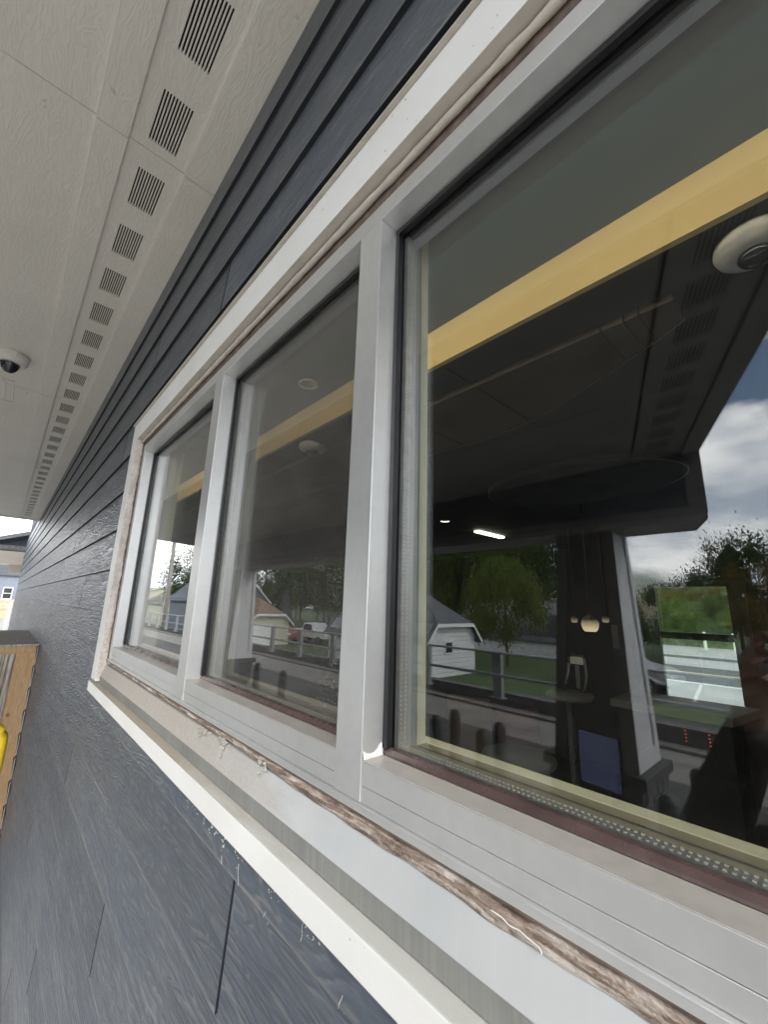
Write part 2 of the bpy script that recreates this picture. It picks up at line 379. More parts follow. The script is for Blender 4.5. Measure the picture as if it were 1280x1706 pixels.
# ------------------------------------------------------------------ geometry helpers
class MB:
    def __init__(s): s.v = []; s.f = []; s.mi = []
    def add(s, vs, fs, mi=0):
        o = len(s.v); s.v += [tuple(v) for v in vs]
        for f in fs: s.f.append(tuple(i+o for i in f)); s.mi.append(mi)
        return s
    def box(s, x0, x1, y0, y1, z0, z1, mi=0):
        if x0 > x1: x0, x1 = x1, x0
        if y0 > y1: y0, y1 = y1, y0
        if z0 > z1: z0, z1 = z1, z0
        return s.add([(x0, y0, z0), (x1, y0, z0), (x1, y1, z0), (x0, y1, z0), (x0, y0, z1), (x1, y0, z1), (x1, y1, z1), (x0, y1, z1)],
                     [(0, 3, 2, 1), (4, 5, 6, 7), (0, 1, 5, 4), (1, 2, 6, 5), (2, 3, 7, 6), (3, 0, 4, 7)], mi)
    def hexa(s, b, t, mi=0):
        """b, t: four points each, counter-clockwise seen from above"""
        return s.add(list(b)+list(t), [(0, 3, 2, 1), (4, 5, 6, 7), (0, 1, 5, 4), (1, 2, 6, 5), (2, 3, 7, 6), (3, 0, 4, 7)], mi)
    def prism_x(s, prof, x0, x1, mi=0):
        """profile of (y,z) extruded along x"""
        n = len(prof); vs = [(x0, y, z) for y, z in prof]+[(x1, y, z) for y, z in prof]
        fs = [(i, (i+1) % n, (i+1) % n+n, i+n) for i in range(n)]
        return s.add(vs, fs+[tuple(range(n-1, -1, -1)), tuple(range(n, 2*n))], mi)
    def prism_z(s, poly, z0, z1, mi=0):
        n = len(poly); vs = [(x, y, z0) for x, y in poly]+[(x, y, z1) for x, y in poly]
        fs = [(i, (i+1) % n, (i+1) % n+n, i+n) for i in range(n)]
        return s.add(vs, fs+[tuple(range(n-1, -1, -1)), tuple(range(n, 2*n))], mi)
    def tube(s, pts, r, n=10, mi=0, cap=True):
        pts = [Vector(p) for p in pts]; rr = r if isinstance(r, (list, tuple)) else [r]*len(pts); o = len(s.v)
        for i, p in enumerate(pts):
            d = (pts[min(i+1, len(pts)-1)]-pts[max(i-1, 0)]).normalized()
            u = d.cross(Vector((0, 0, 1)) if abs(d.z) < .9 else Vector((1, 0, 0))).normalized(); w = d.cross(u)
            for k in range(n):
                a = 2*math.pi*k/n; q = p+(u*math.cos(a)+w*math.sin(a))*rr[i]; s.v.append(tuple(q))
        for i in range(len(pts)-1):
            for k in range(n):
                a = o+i*n+k; b2 = o+i*n+(k+1) % n; s.f.append((a, b2, b2+n, a+n)); s.mi.append(mi)
        if cap:
            s.f.append(tuple(o+k for k in range(n-1, -1, -1))); s.mi.append(mi)
            e = o+(len(pts)-1)*n; s.f.append(tuple(e+k for k in range(n))); s.mi.append(mi)
        return s
    def lathe(s, c, prof, n=24, mi=0):
        """profile (r, z) around vertical axis at c"""
        o = len(s.v)
        for r, z in prof:
            for k in range(n):
                a = 2*math.pi*k/n; s.v.append((c[0]+r*math.cos(a), c[1]+r*math.sin(a), c[2]+z))
        for i in range(len(prof)-1):
            for k in range(n):
                a = o+i*n+k; b2 = o+i*n+(k+1) % n; s.f.append((a, b2, b2+n, a+n)); s.mi.append(mi)
        return s
    def mesh(s, name, mats):
        me = bpy.data.meshes.new(name); me.from_pydata(s.v, [], s.f); me.update()
        for m in (mats if isinstance(mats, (list, tuple)) else [mats]): me.materials.append(MATS[m])
        if any(s.mi): me.polygons.foreach_set('material_index', s.mi)
        return me
    def build(s, name, mats, parent=None, bevel=0, smooth=False):
        me = s.mesh(name, mats); o = bpy.data.objects.new(name, me); C.objects.link(o)
        if parent: o.parent = parent
        if smooth: me.polygons.foreach_set('use_smooth', [True]*len(me.polygons))
        if bevel:
            md = o.modifiers.new('bevel', 'BEVEL'); md.width = bevel; md.segments = 2; md.limit_method = 'ANGLE'
        return o
def B(*a, **k): return MB().box(*a, **k)
def tag(o, label=None, cat=None, group=None, kind=None):
    if label: o['label'] = label
    if cat: o['category'] = cat
    if group: o['group'] = group
    if kind: o['kind'] = kind
    return o
def thing(name, label, cat, loc=(0, 0, 0), rz=0, group=None):
    o = bpy.data.objects.new(name, None); C.objects.link(o); o.location = loc; o.rotation_euler[2] = rz
    o.empty_display_size = .1
    return tag(o, label, cat, group)
def copy_tree(o, parent=None):
    c = o.copy(); C.objects.link(c)
    if parent: c.parent = parent
    for ch in [x for x in ALLKIDS(o)]: copy_tree(ch, c)
    return c
def ALLKIDS(o): return [x for x in bpy.data.objects if x.parent == o]
def structure(o): o['kind'] = 'structure'; return o

ZC = 2.1     # eye height above the lane
def RY(yv): return .438-yv       # a distance seen in the glass -> where the thing really stands
def YR(y): return y-.352         # distance from the lens plane -> world y
def ZR(z): return z+ZC

# ------------------------------------------------------------------ ground
structure(B(-120, 60, -8.15, .3, -.4, 0).build('lane', 'lane_concrete'))
structure(B(-300, 300, -400, -8.45, -1.8, -1.30).build('lawn_ground', 'lawn'))
structure(B(-300, 300, 8.0, 500, -.5, -.02).build('lot_ground', 'lot_concrete'))
structure(B(-200, -17.5, .3, 8.0, -.5, -.02).build('side_ground', 'lot_concrete'))
structure(B(-16.9, 6, -1.9, .0, .004, .10).build('pavement', 'pavement_concrete'))
structure(B(-40, 20, -6.4, -5.2, .002, .006).build('asphalt_strip', 'asphalt'))
structure(B(-9, 40, -60, -20.5, -1.30, -1.292).build('parking_lot', 'asphalt'))
structure(B(-9, 40, -16.9, -14.6, -1.30, -1.292).build('side_road', 'asphalt'))

# ------------------------------------------------------------------ building
bld = thing('restaurant_building', 'navy lap sided restaurant building with beige vented soffit and long aluminium window', 'building')
CO = .1856
Z0 = 1.3
joints = {-9: 1.0, -8: -.3, -7: -1.9, -6: -3.1, -5: -.9, -4: -2.6, -3: -3.25, -2: -2.41, -1: -3.66, 0: -1.50, 0.5: 0}
JX = {0: -1.50, -1: -1.50, -2: -3.66, -3: -3.25, -4: -2.41, -5: -1.1, -6: -2.9, 1: -.0}
jx_by_course = {0: -2.41, 1: -.735, 2: -3.42, 3: -4.9, 4: -3.0, 5: -4.4, 6: -2.9-.9, 7: -3.75, 8: -2.45, 9: -1.165, 10: -2.03, 11: -4.12, 12: -2.90,
                -1: -1.50, -2: -3.66, -3: -3.25, -4: -2.41, -5: -1.0, -6: -3.0, -7: -2.0}
YF = .003
def lap_board(x0, x1, z0, z1):
    t = .0085; ov = .02 if z1-z0 > .15 else 0
    yt = YF+t*(z1-z0)/CO
    b = MB().prism_x([(YF-.003, z0), (YF+.0130, z0), (yt+.006, z1+ov), (yt+ov*.04, z1+ov)], x0, x1)
    b.mi[0] = b.mi[-1] = b.mi[-2] = 1          # dark undersides and ends: shade of laps and joints put into the colour
    return b.build('siding_board', ['navy_siding_paint', 'backing_and_shade'], bld, .0009)
WX0, WX1 = -1.965, .40
for k in range(-7, 13):
    z0 = Z0+k*CO; z1 = min(z0+CO, 3.70)
    j = jx_by_course.get(k, -2.0)
    cuts = [j+3.66*i for i in range(-5, 4)]
    segs = []
    xs = [-16.2]+[c for c in cuts if -16.0 < c < 4.0]+[4.2]
    for a, b2 in zip(xs[:-1], xs[1:]): segs.append([a, b2])
    for a, b2 in segs:
        a += .0040; b2 -= .0040
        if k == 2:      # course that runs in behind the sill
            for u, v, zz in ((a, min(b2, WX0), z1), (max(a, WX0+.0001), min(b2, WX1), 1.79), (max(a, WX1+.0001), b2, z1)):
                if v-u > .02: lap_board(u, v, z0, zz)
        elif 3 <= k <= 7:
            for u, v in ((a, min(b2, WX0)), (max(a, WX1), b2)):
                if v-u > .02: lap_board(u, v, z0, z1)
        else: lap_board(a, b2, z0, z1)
# structural wall behind the boards
w = MB()
w.box(-16.2, WX0-.01, .018, .114, -.02, 3.9); w.box(WX1+.01, 4.2, .018, .114, -.02, 3.9); w.box(4.101, 4.2, .1145, 7.0, -.02, 3.9)
w.box(WX0-.01, WX1+.01, .018, .114, -.02, 1.785); w.box(WX0-.01, WX1+.01, .018, .114, 2.79, 3.9)
w.box(-16.2, -16.1, .1145, 7.0, -.02, 3.9)
w.build('wall', 'backing_and_shade', bld)
# window trim
def slope_cap(): pass
B(-2.062, .49, -.026, -.007, 2.775, 2.863).build('trim_board', 'white_trim_paint', bld, .0012)
B(-2.066, .494, -.034, .001, 2.8632, 2.8662).build('drip_cap', 'old_caulk_bead', bld)
B(-2.066, .494, -.010, -.007, 2.8662, 2.876).build('flashing_edge', 'white_trim_paint', bld)
tl = MB().box(-2.062, -1.966, -.026, -.007, 1.79, 2.7748)
tl.build('trim_board', 'white_trim_paint', bld, .0012)
B(.40, .49, -.026, -.007, 1.79, 2.7748).build('trim_board', 'white_trim_paint', bld, .0012)
B(-1.9658, -1.9640, -.0255, .008, 1.80, 2.7746).build('trim_return', 'grimy_trim_paint', bld)
B(-2.061, .489, -.0262, .003, 2.7735, 2.7749).build('trim_return', 'soffit_return', bld)
# sill nosing: white apron, dusty ledge, bent flashing
B(-2.050, .49, -.034, -.0005, 1.748, 1.7835).build('apron_board', 'white_trim_paint', bld, .0015)
B(-2.048, .488, -.0335, -.0136, 1.7836, 1.7850).build('ledge_dust_layer', 'ledge_dust', bld)

# window: outer frame > mullions, panes, gaskets
AL = 'clear_aluminium'
f = MB()
HZ, SZ = 2.711, 1.9198
JX0 = -1.903; JX1 = .36
f.box(-1.935, .392, 0, .082, HZ, 2.742)
f.box(-1.935, JX0, 0, .082, 1.868, HZ); f.box(JX1, .392, 0, .082, 1.868, HZ)
win = f.build('window_frame', AL, bld, .0007)
sill = MB()
for a, b2 in ((JX0, -1.1165), (-1.0585, -.4665), (-.4147, JX1)):
    sill.box(a+.0003, b2-.0003, .0006, .082, 1.8944, SZ); sill.box(a+.0003, b2-.0003, .0012, .081, 1.8760, 1.8936)
sill.build('frame_sill', AL, win, .0007)
B(-1.935, .392, -.0035, .02, 1.8672, 1.8756).build('sill_lip', AL, win, .001)
for a, b2 in ((-1.1165, -1.0585), (-.4665, -.4147)):
    MB().box(a, b2, -.0004, .082, 1.876, HZ-.0002).build('mullion', AL, win, .0007)
    MB().box(a, b2, .0824, .0970, 1.90, 2.76).build('inner_cover', 'inner_frame_grey', win)
    MB().box(a, b2, .0972, .1138, 1.90, 2.76).build('mullion_casing', 'cream_paint', win)
bays = ((JX0, -1.1165, 'outer_glass'), (-1.0585, -.4665, 'outer_glass_dirty'), (-.4147, JX1, 'outer_glass'))
for a, b2, gm in bays:
    B(a+.0003, b2-.0003, .0008, .0325, SZ+.0002, SZ+.0012).build('stop_dust', 'dusty_aluminium', win)
    B(a-.004, b2+.004, .043, .0466, SZ-.004, HZ+.004).build('glass_pane', gm, win)
    B(a-.004, b2+.004, .0606, .0642, SZ-.004, HZ+.004).build('glass_pane', 'inner_glass_tinted' if gm.endswith('dirty') else 'inner_glass', win)
    g = MB()
    g.box(a, b2, .0328, .0428, HZ-.009, HZ-.0001); g.box(a, a+.008, .0328, .0428, SZ+.008, HZ-.009); g.box(b2-.008, b2, .0328, .0428, SZ+.008, HZ-.009)
    g.box(a+.0002, a+.0075, .0466, .0606, SZ, HZ-.001)
    g.box(a, b2, .0466, .0606, HZ-.010, HZ-.0005)
    g.build('glazing_gasket', 'black_gasket', win, .001)
    MB().prism_x([(.0326, SZ+.0014), (.0428, SZ+.0014), (.0428, SZ+.0095), (.0375, SZ+.0085), (.0335, SZ+.004)], a+.0004, b2-.0004).build('sill_gasket', 'wine_gasket', win, .0006)
    sp = MB().box(a+.0076, b2, .0468, .0604, SZ-.002, SZ+.0095); sp.box(a+.0077, a+.0155, .0468, .0604, SZ+.0096, HZ-.011)
    sp.build('spacer_bar', 'spacer_metal', win)
    bd = MB(); n = int((b2-a)/.0052)
    if a < -1.5: n = 0
    for i in range(n):
        x = a+.02+i*.0052
        for yy in (.0497, .0575): bd.box(x, x+.0022, yy-.0009, yy+.0009, SZ+.0096, SZ+.0104)
    for i in range(140 if n else 0):
        z = SZ+.014+i*.0054
        for yy in (.0497, .0575): bd.box(a+.0156, a+.0163, yy-.0009, yy+.0009, z, z+.0024)
    if n:
        o = bd.build('desiccant_perforation', 'spacer_bead', win); o['kind'] = 'stuff'
    st = MB()
    st.box(a, a+.003, .066, .0815, SZ+.0005, HZ-.0005); st.box(b2-.003, b2, .066, .0815, SZ+.0005, HZ-.0005); st.box(a+.0031, b2-.0031, .066, .0815, HZ-.006, HZ-.0005)
    st.build('inner_stop', 'inner_alu', win, .0006)
    B(a+.0031, b2-.0031, .066, .0860, SZ+.0005, SZ+.003).build('inner_stop', 'tan_ledge', win, .0006)
    B(a+.0005, b2-.0005, .0862, .0994, SZ-.02, SZ-.0005).build('inner_stop', 'inner_sill_grey', win, .0006)
# caulk and grime
def bead(name, mat, p0, p1, r, n, amp, parent=win, seed=1):
    rnd = random.Random(seed); pts = []; rr = []
    for i in range(n+1):
        t = i/n; p = Vector(p0).lerp(Vector(p1), t)
        p += Vector((0, rnd.uniform(-amp, amp), rnd.uniform(-amp, amp))) if abs(p1[0]-p0[0]) > .5 else Vector((rnd.uniform(-amp, amp), rnd.uniform(-amp, amp), 0))
        pts.append(p); rr.append(r*rnd.uniform(.86, 1.14))
    return MB().tube(pts, rr, 10).build(name, mat, parent, 0, True)
bead('caulk_bead', 'old_caulk_bead', (-1.96, -.005, 2.7655), (.40, -.005, 2.7655), .0060, 90, .0004)
B(-1.962, .40, .0012, .017, 2.7422, 2.7734).build('joint_backing', 'brown_grime', win)
bead('caulk_bead', 'brown_grime', (-1.944, .003, 1.87), (-1.944, .003, 2.75), .0075, 60, .0012, seed=3)
B(-1.9638, -1.9352, .0045, .017, 1.86, 2.742).build('joint_backing', 'grimy_trim_paint', win)
# rough sealant ribbon under the sill
rb = MB(); nx, ny = 900, 9
rnd = random.Random(5)
rows = []
ph = [rnd.uniform(0, 6.28) for _ in range(12)]
for i in range(nx+1):
    x = -1.962+i*(2.362/nx)
    wv = sum(math.sin(x*fq+ph[q])*am for q, (fq, am) in enumerate(((7, .0022), (17, .0013), (41, .001), (97, .0007))))
    right = min(1, max(0, (x+1.0)/.6))
    row = []
    for j in range(ny+1):
        t = j/ny
        z = 1.8664-(.0100+wv*.35+(.0075+wv*.7)*right)*t
        y = .004-.0055*t - (.0035*math.sin(t*math.pi))*(.4+right*.6)
        jit = .0005*(.4+right)
        row.append((x, y+rnd.uniform(-jit, jit)*(0 < j < ny), z+rnd.uniform(-jit, jit)*.5*(0 < j < ny)))
    rows.append(row)
vs = [p for r in rows for p in r]
fs = [(i*(ny+1)+j, i*(ny+1)+j+1, (i+1)*(ny+1)+j+1, (i+1)*(ny+1)+j) for i in range(nx) for j in range(ny)]
rb.add(vs, fs).build('sealant_ribbon', 'crusted_sealant', win, 0, True)
bead('lip_joint', 'brown_grime', (-1.962, -.0012, 1.8662), (.40, -.0012, 1.8662), .0022, 120, .0004, seed=8)  # dirty brown joint between the sill lip and the sealant ribbon
# bent flashing
fl = MB().prism_x([(.012, 1.8505), (.0005, 1.8475), (-.0135, 1.8090), (-.0115, 1.8070), (.010, 1.8070)], -2.045, .488)
MB().prism_x([(-.0133, 1.8088), (-.0125, 1.7852), (-.0100, 1.7852), (-.0112, 1.8068)], -2.0445, .4875).build('flashing_hem', 'flashing_hem', win)
fl.build('sill_flashing', 'sill_flashing', win, .0012)
# bird-nest crumbs on the flashing
cb = MB(); rnd = random.Random(11)
for cx, cz, n in ((-.905, 1.852, 70), (-.80, 1.856, 34), (-.64, 1.858, 14)):
    for i in range(n):
        x = cx+rnd.gauss(0, .012); t = abs(rnd.gauss(0, .5)); z = cz-.014*t; y = -.004-.0045*t; s_ = rnd.uniform(.0006, .0018)
        a = rnd.uniform(0, 3.14)
        cb.hexa([(x-s_, y-s_, z-s_), (x+s_*2*math.cos(a), y-s_, z-s_), (x+s_, y+s_, z-s_), (x-s_, y+s_, z-s_)],
                [(x-s_, y-s_, z+s_), (x+s_, y-s_*1.3, z+s_), (x+s_, y+s_, z+s_*1.5*abs(math.sin(a))), (x-s_, y+s_, z+s_)])
o = cb.build('debris_crumbs', 'ledge_dust', win); o['kind'] = 'stuff'
# curled strand of sealant
pts = [(-.60+.0011*i+.004*math.sin(i*.45), -.0062-.0015*math.sin(i*.3), 1.8535-.0035*math.sin(i*.17)) for i in range(34)]
pts = [(-.2335+i*.0020, -.0072-.0004*math.sin(i*.9), 1.8580+.0006*math.sin(i*.55)-.00018*i) for i in range(22)]
e0 = pts[-1]; pts += [(e0[0]+.002*math.sin(a), -.0080, e0[2]-.002+.002*math.cos(a)) for a in (.6, 1.2, 1.9, 2.6, 3.3)]
MB().tube(pts, .0005, 6).build('sealant_strand', 'white_silicone', win, 0, True)
# silicone smear at the foot of the second mullion
sm = MB(); prof = [(.0006, .0095), (.006, .0065), (.012, .0048), (.018, .0050), (.024, .0075), (.028, .012), (.0315, .0135)]
vs = [(-.4147, y, SZ+.001) for y, h in prof]+[(-.4140, y, SZ+.001+h*1.1) for y, h in prof]+[(-.4110, y, SZ+.0016) for y, h in prof]+[(-.4122, y, SZ+.001+h*.55) for y, h in prof]
n = len(prof); fs = []
for i in range(n-1):
    fs += [(n+i, n+i+1, 3*n+i+1, 3*n+i), (3*n+i, 3*n+i+1, 2*n+i+1, 2*n+i)]
sm.add(vs, fs).build('silicone_smear', 'white_silicone', win, 0, True)
# paint spatter on the boards under the apron
ps = MB(); rnd = random.Random(4)
def fleck(x, z, s_, el=1.0, ang=0):
    y = YF-.0032+.0115*((z-Z0) % CO)/CO
    n = 7; vs = []
    for i in range(n):
        a = 2*math.pi*i/n; r = s_*rnd.uniform(.6, 1.3); dx, dz = r*math.cos(a)*el, r*math.sin(a)
        vs.append((x+dx*math.cos(ang)-dz*math.sin(ang), y+.0085*(dx*math.sin(ang)+dz*math.cos(ang))/CO, z+dx*math.sin(ang)+dz*math.cos(ang)))
    top = [(p[0], p[1]-.0004, p[2]) for p in vs]
    ps.add(vs+top, [tuple(range(n, 2*n))]+[(i, (i+1) % n, (i+1) % n+n, i+n) for i in range(n)])
for i in range(60):
    cx = rnd.choice((-.95, -.90, -.86, -.83, -.80, -.775, -.72, -.60, -.50)); x = cx+rnd.gauss(0, .010); fleck(x, 1.712-abs(rnd.gauss(0, .008))-.002, rnd.uniform(.0004, .0011)*(2.0 if -.84 < cx < -.75 and i % 3 == 0 else 1), rnd.uniform(1, 2.4), rnd.uniform(0, 3))
for x, z, a in ((-.76, 1.66, 2.0), (-.70, 1.672, 1.9), (-.62, 1.655, 1.2), (-.52, 1.69, 1.5), (-.44, 1.66, 1.3), (-.40, 1.63, 1.4)):
    for i in range(9): fleck(x+i*.003*math.cos(a)+.001*math.sin(i), z+i*.003*math.sin(a), .00028, 6, a)
o = ps.build('paint_spatter', 'old_paint_fleck', bld); o['kind'] = 'stuff'

# ------------------------------------------------------------------ soffit
ZS = 3.70
def soffit_piece(name, poly, z, th=.012, mat='beige_soffit_paint', parent=bld, bevel=.0012):
    return MB().prism_z(poly, z, z+th).build(name, mat, parent, bevel)
def rect(x0, x1, y0, y1): return [(x0, y0), (x1, y0), (x1, y1), (x0, y1)]
XE = -11.55
jl = [XE+.16, -8.802, -6.471, -4.140, -1.475, .857, 4.3]
for a, b2 in zip(jl[:-1], jl[1:]):
    a += .0012; b2 -= .0012
    soffit_piece('wall_batten', rect(a, b2, -.102, .012), ZS-.011, .022)
    soffit_piece('soffit_batten', rect(a, b2, -.385, -.292), ZS-.011, .022)
    soffit_piece('soffit_panel', rect(a, b2, -1.30, -.3851), ZS)
    B(a, b2, -.1045, -.1023, ZS-.0105, ZS-.0005).build('lit_edge_strip', 'white_trim_paint', bld)  # white strips paint the daylight on the battens' outer side faces
    B(a, b2, -.3876, -.3853, ZS-.0105, ZS-.0005).build('lit_edge_strip', 'white_trim_paint', bld)
    # vented panel: solid strips either side, bars at the vents
    p = MB(); y0, y1 = -.240, -.149
    p.prism_z(rect(a, b2, -.2919, y0), ZS, ZS+.010); p.prism_z(rect(a, b2, y1, -.1021), ZS, ZS+.010)
    k0 = -.901
    vents = [(k0-.333*i-.2, k0-.333*i) for i in range(-15, 32)]
    vents = sorted(v for v in vents if v[0] > a+.002 and v[1] < b2-.002)
    x = a
    for v in vents:
        p.box(x, v[0], y0, y1, ZS, ZS+.010)
        ns = 10; sw = .0052; bw = (y1-y0-ns*sw)/(ns-1)
        for i in range(ns-1):
            yy = y0+sw+i*(sw+bw); p.box(v[0], v[1], yy, yy+bw, ZS, ZS+.010)
        x = v[1]
    p.box(x, b2, y0, y1, ZS, ZS+.010)
    p.build('vented_panel', 'beige_soffit_paint', bld)
B(XE, 4.3, -.30, -.09, ZS+.03, ZS+.035).build('vent_backing', 'backing_and_shade', bld)
B(XE-.02, XE+.155, -1.6, .02, ZS-.016, ZS+.012).build('end_batten', 'beige_soffit_paint', bld)
# outer canopy soffit (rough outline as seen in the glass), real height and thickness
def edge_x(yv): return -.06-.36*(yv-2.94)
yb0, yb1 = 4.83, 5.42
left_end = lambda yv: -11.6-.42*max(0, yv-.4)
rows_y = [1.738, 3.30, 4.82]
for ya, yb in zip(rows_y[:-1], rows_y[1:]):
    prev = None
    xs0 = [left_end(ya)+.2, -9.0, -6.5, -4.0, -1.6+ .36*0]
    xs1 = [left_end(yb)+.2, -9.0, -6.5, -4.0, -1.6]
    inner0, inner1 = edge_x(ya)-.62, edge_x(yb)-.62
    xs0 = [x for x in xs0 if x < inner0-.3]+[inner0]; xs1 = [x for x in xs1 if x < inner1-.3][:len(xs0)-1]+[inner1]
    while len(xs1) < len(xs0): xs0.pop(-2)
    for i in range(len(xs0)-1):
        g = .006
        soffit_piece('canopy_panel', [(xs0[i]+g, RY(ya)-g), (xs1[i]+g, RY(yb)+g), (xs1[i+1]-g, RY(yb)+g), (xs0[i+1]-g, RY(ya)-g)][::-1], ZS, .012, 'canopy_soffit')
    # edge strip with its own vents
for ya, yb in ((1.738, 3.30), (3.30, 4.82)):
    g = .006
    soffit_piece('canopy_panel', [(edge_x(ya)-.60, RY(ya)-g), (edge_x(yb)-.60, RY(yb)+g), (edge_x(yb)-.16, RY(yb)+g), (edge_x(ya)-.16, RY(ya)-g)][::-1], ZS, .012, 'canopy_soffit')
MB().prism_z([(edge_x(.44)-.15, RY(.44)), (edge_x(5.44)-.15, RY(5.44)), (edge_x(5.44), RY(5.44)), (edge_x(.44), RY(.44))][::-1], ZS-.02, ZS+.26).build('fascia_board', 'canopy_soffit', bld)
vs_ = MB()
for i in range(9):
    yv = 1.95+i*.30
    for k in range(9):
        xo = edge_x(yv)-.48+k*.022
        dx = -.36*.19
        vs_.hexa([(xo+dx, RY(yv+.19), ZS-.0015), (xo+dx+.010, RY(yv+.19), ZS-.0015), (xo+.010, RY(yv), ZS-.0015), (xo, RY(yv), ZS-.0015)],
                 [(xo+dx, RY(yv+.19), ZS+.001), (xo+dx+.010, RY(yv+.19), ZS+.001), (xo+.010, RY(yv), ZS+.001), (xo, RY(yv), ZS+.001)])
vs_.build('vent_slots', 'backing_and_shade', bld)
# roof body over everything
MB().prism_z([(edge_x(.44)-.16, .10), (edge_x(5.44)-.16, RY(5.44)), (left_end(5.4), RY(5.44)), (left_end(.4), .10)][::-1], ZS+.05, ZS+.30).build('canopy_roof', 'canopy_navy', bld)
B(-16.2, 4.4, .02, 7.2, 3.9, 4.3).build('roof', 'shingle_grey', bld)
# beam
xb = edge_x(yb0)
MB().prism_z([(left_end(4.9), RY(yb0)), (left_end(4.9), RY(yb1)), (edge_x(yb1)-.02, RY(yb1)), (xb-.02, RY(yb0))], ZR(.96), ZS+.02).build('canopy_beam', 'canopy_navy', bld)
MB().prism_z([(left_end(4.9), RY(yb0)+.02), (left_end(4.9), RY(yb1)-.02), (edge_x(yb1)+.0, RY(yb1)-.02), (xb+.0, RY(yb0)+.02)], ZR(.90), ZR(.96)-.001).build('beam_soffit', 'canopy_soffit', bld)
MB().prism_z([(xb-.14, RY(yb0)), (xb-.14, RY(yb0)+.02), (xb+.005, RY(yb0)+.02), (xb+.005, RY(yb0))][::-1], ZR(.9605), ZS-.021).build('corner_board', 'column_shade', bld)
B(left_end(4.9), xb-.145, RY(yb0)+.001, RY(yb0)+.016, ZR(.9605), ZR(1.05)).build('beam_trim', 'column_shade', bld)

# tapered columns
def column(cx, name_off):
    zt, zb = ZR(.90)-.001, .61
    X0, X1 = cx-.40, cx+.40; Y0, Y1 = RY(5.44), RY(4.77)
    x0, x1 = cx-.30, cx+.30; y0, y1 = RY(5.40), RY(4.95)
    c = MB().hexa([(X0, Y0, zb), (X1, Y0, zb), (X1, Y1, zb), (X0, Y1, zb)], [(x0, y0, zt), (x1, y0, zt), (x1, y1, zt), (x0, y1, zt)])
    c.mi[4] = 1  # front face: canopy shade put into a darker copy of the panel colour
    col = c.build('column', ['column_panel', 'column_front_shade'], bld)
    # corner battens on the faces
    def lerp(a, b3, t): return tuple(a[i]+(b3[i]-a[i])*t for i in range(3))
    st = MB()
    for bx, tx, sgn in ((X1, x1, 1),):
        for by, ty, wd in ((Y1, y1, -.10), (Y0, y0, .10)):
            st.hexa([(bx, by, zb), (bx+.022, by, zb), (bx+.022, by+wd, zb), (bx, by+wd, zb)] if wd > 0 else [(bx, by+wd, zb), (bx+.022, by+wd, zb), (bx+.022, by, zb), (bx, by, zb)],
                    [(tx, ty, zt), (tx+.022, ty, zt), (tx+.022, ty+wd*.8, zt), (tx, ty+wd*.8, zt)] if wd > 0 else [(tx, ty+wd*.8, zt), (tx+.022, ty+wd*.8, zt), (tx+.022, ty, zt), (tx, ty, zt)])
    st.hexa([(X1, Y0+.1, zb), (X1+.02, Y0+.1, zb), (X1+.02, Y1-.1, zb), (X1, Y1-.1, zb)], [(X1-.008, Y0+.1, zb+.16), (X1+.012, Y0+.1, zb+.16), (X1+.012, Y1-.1, zb+.16), (X1-.008, Y1-.1, zb+.16)])
    st.build('corner_batten', 'column_panel', col)
    fr = MB()
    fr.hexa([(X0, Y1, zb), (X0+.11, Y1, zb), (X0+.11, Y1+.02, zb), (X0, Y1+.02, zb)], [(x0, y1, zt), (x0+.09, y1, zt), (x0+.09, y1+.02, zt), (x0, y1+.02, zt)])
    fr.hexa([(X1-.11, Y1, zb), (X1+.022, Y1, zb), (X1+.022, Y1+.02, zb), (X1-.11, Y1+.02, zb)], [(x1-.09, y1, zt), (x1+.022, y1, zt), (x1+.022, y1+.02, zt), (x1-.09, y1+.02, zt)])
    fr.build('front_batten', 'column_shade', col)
    MB().box(X0-.10, X1+.10, Y0-.10, Y1+.10, .50, .609).build('stone_cap', 'stone_cap', bld, .01)
    rnd = random.Random(9); 
    MB().box(X0-.02, X1+.02, Y0-.02, Y1+.02, 0, .499).build('base_core', 'stone_dark', bld)
    for r in range(4):
        x = X0-.05
        zz = .002+r*.124
        while x < X1+.03:
            wd = rnd.uniform(.12, .24); e_ = min(x+wd, X1+.05); d = rnd.uniform(0, .02)
            B(x+.004, e_-.004, Y1+.021, Y1+.05+d, zz, zz+.115).build('base_stone', 'stone_dark', bld, .008)
            x += wd
        y = Y0-.03
        while y < Y1+.01:
            wd = rnd.uniform(.12, .24); e_ = min(y+wd, Y1+.02); d = rnd.uniform(0, .02)
            B(X1+.021, X1+.05+d, y+.004, e_-.004, zz, zz+.115).build('base_stone', 'stone_dark', bld, .008)
            y += wd
column(-1.955, 0); column(-11.7, 1)

# ------------------------------------------------------------------ dome camera and hatch on soffit
def dome_camera(name, label, loc, sc_=1.0, r=.075, mat='dome_white'):
    t = thing(name, label, 'security camera', loc); t.scale = (sc_, sc_, sc_*1.35)
    MB().lathe((0, 0, 0), [(0, 0), (r, 0), (r*1.02, -.012), (r, -.030), (r*.86, -.042), (r*.60, -.046), (r*.58, -.040), (0, -.038)], 40).build('housing', mat, t, 0, True)
    MB().lathe((0, 0, -.040), [(r*.58, 0)]+[(r*.56*math.cos(a), -r*.56*math.sin(a)) for a in [i*math.pi/2/9 for i in range(10)]], 32).build('dome', 'dome_glass', t, 0, True)
    return t
t = dome_camera('dome_camera', 'white dome security camera with smoked bubble under the beige soffit', (-3.59, YR(-.212), ZS), 1.22)
B(.070, .078, -.02, .02, -.028, -.006).build('cover_tab', 'dome_white', t, .002)
h = MB()
hx0, hx1, hy0, hy1 = -4.53, -4.055, -.95, YR(-.192)
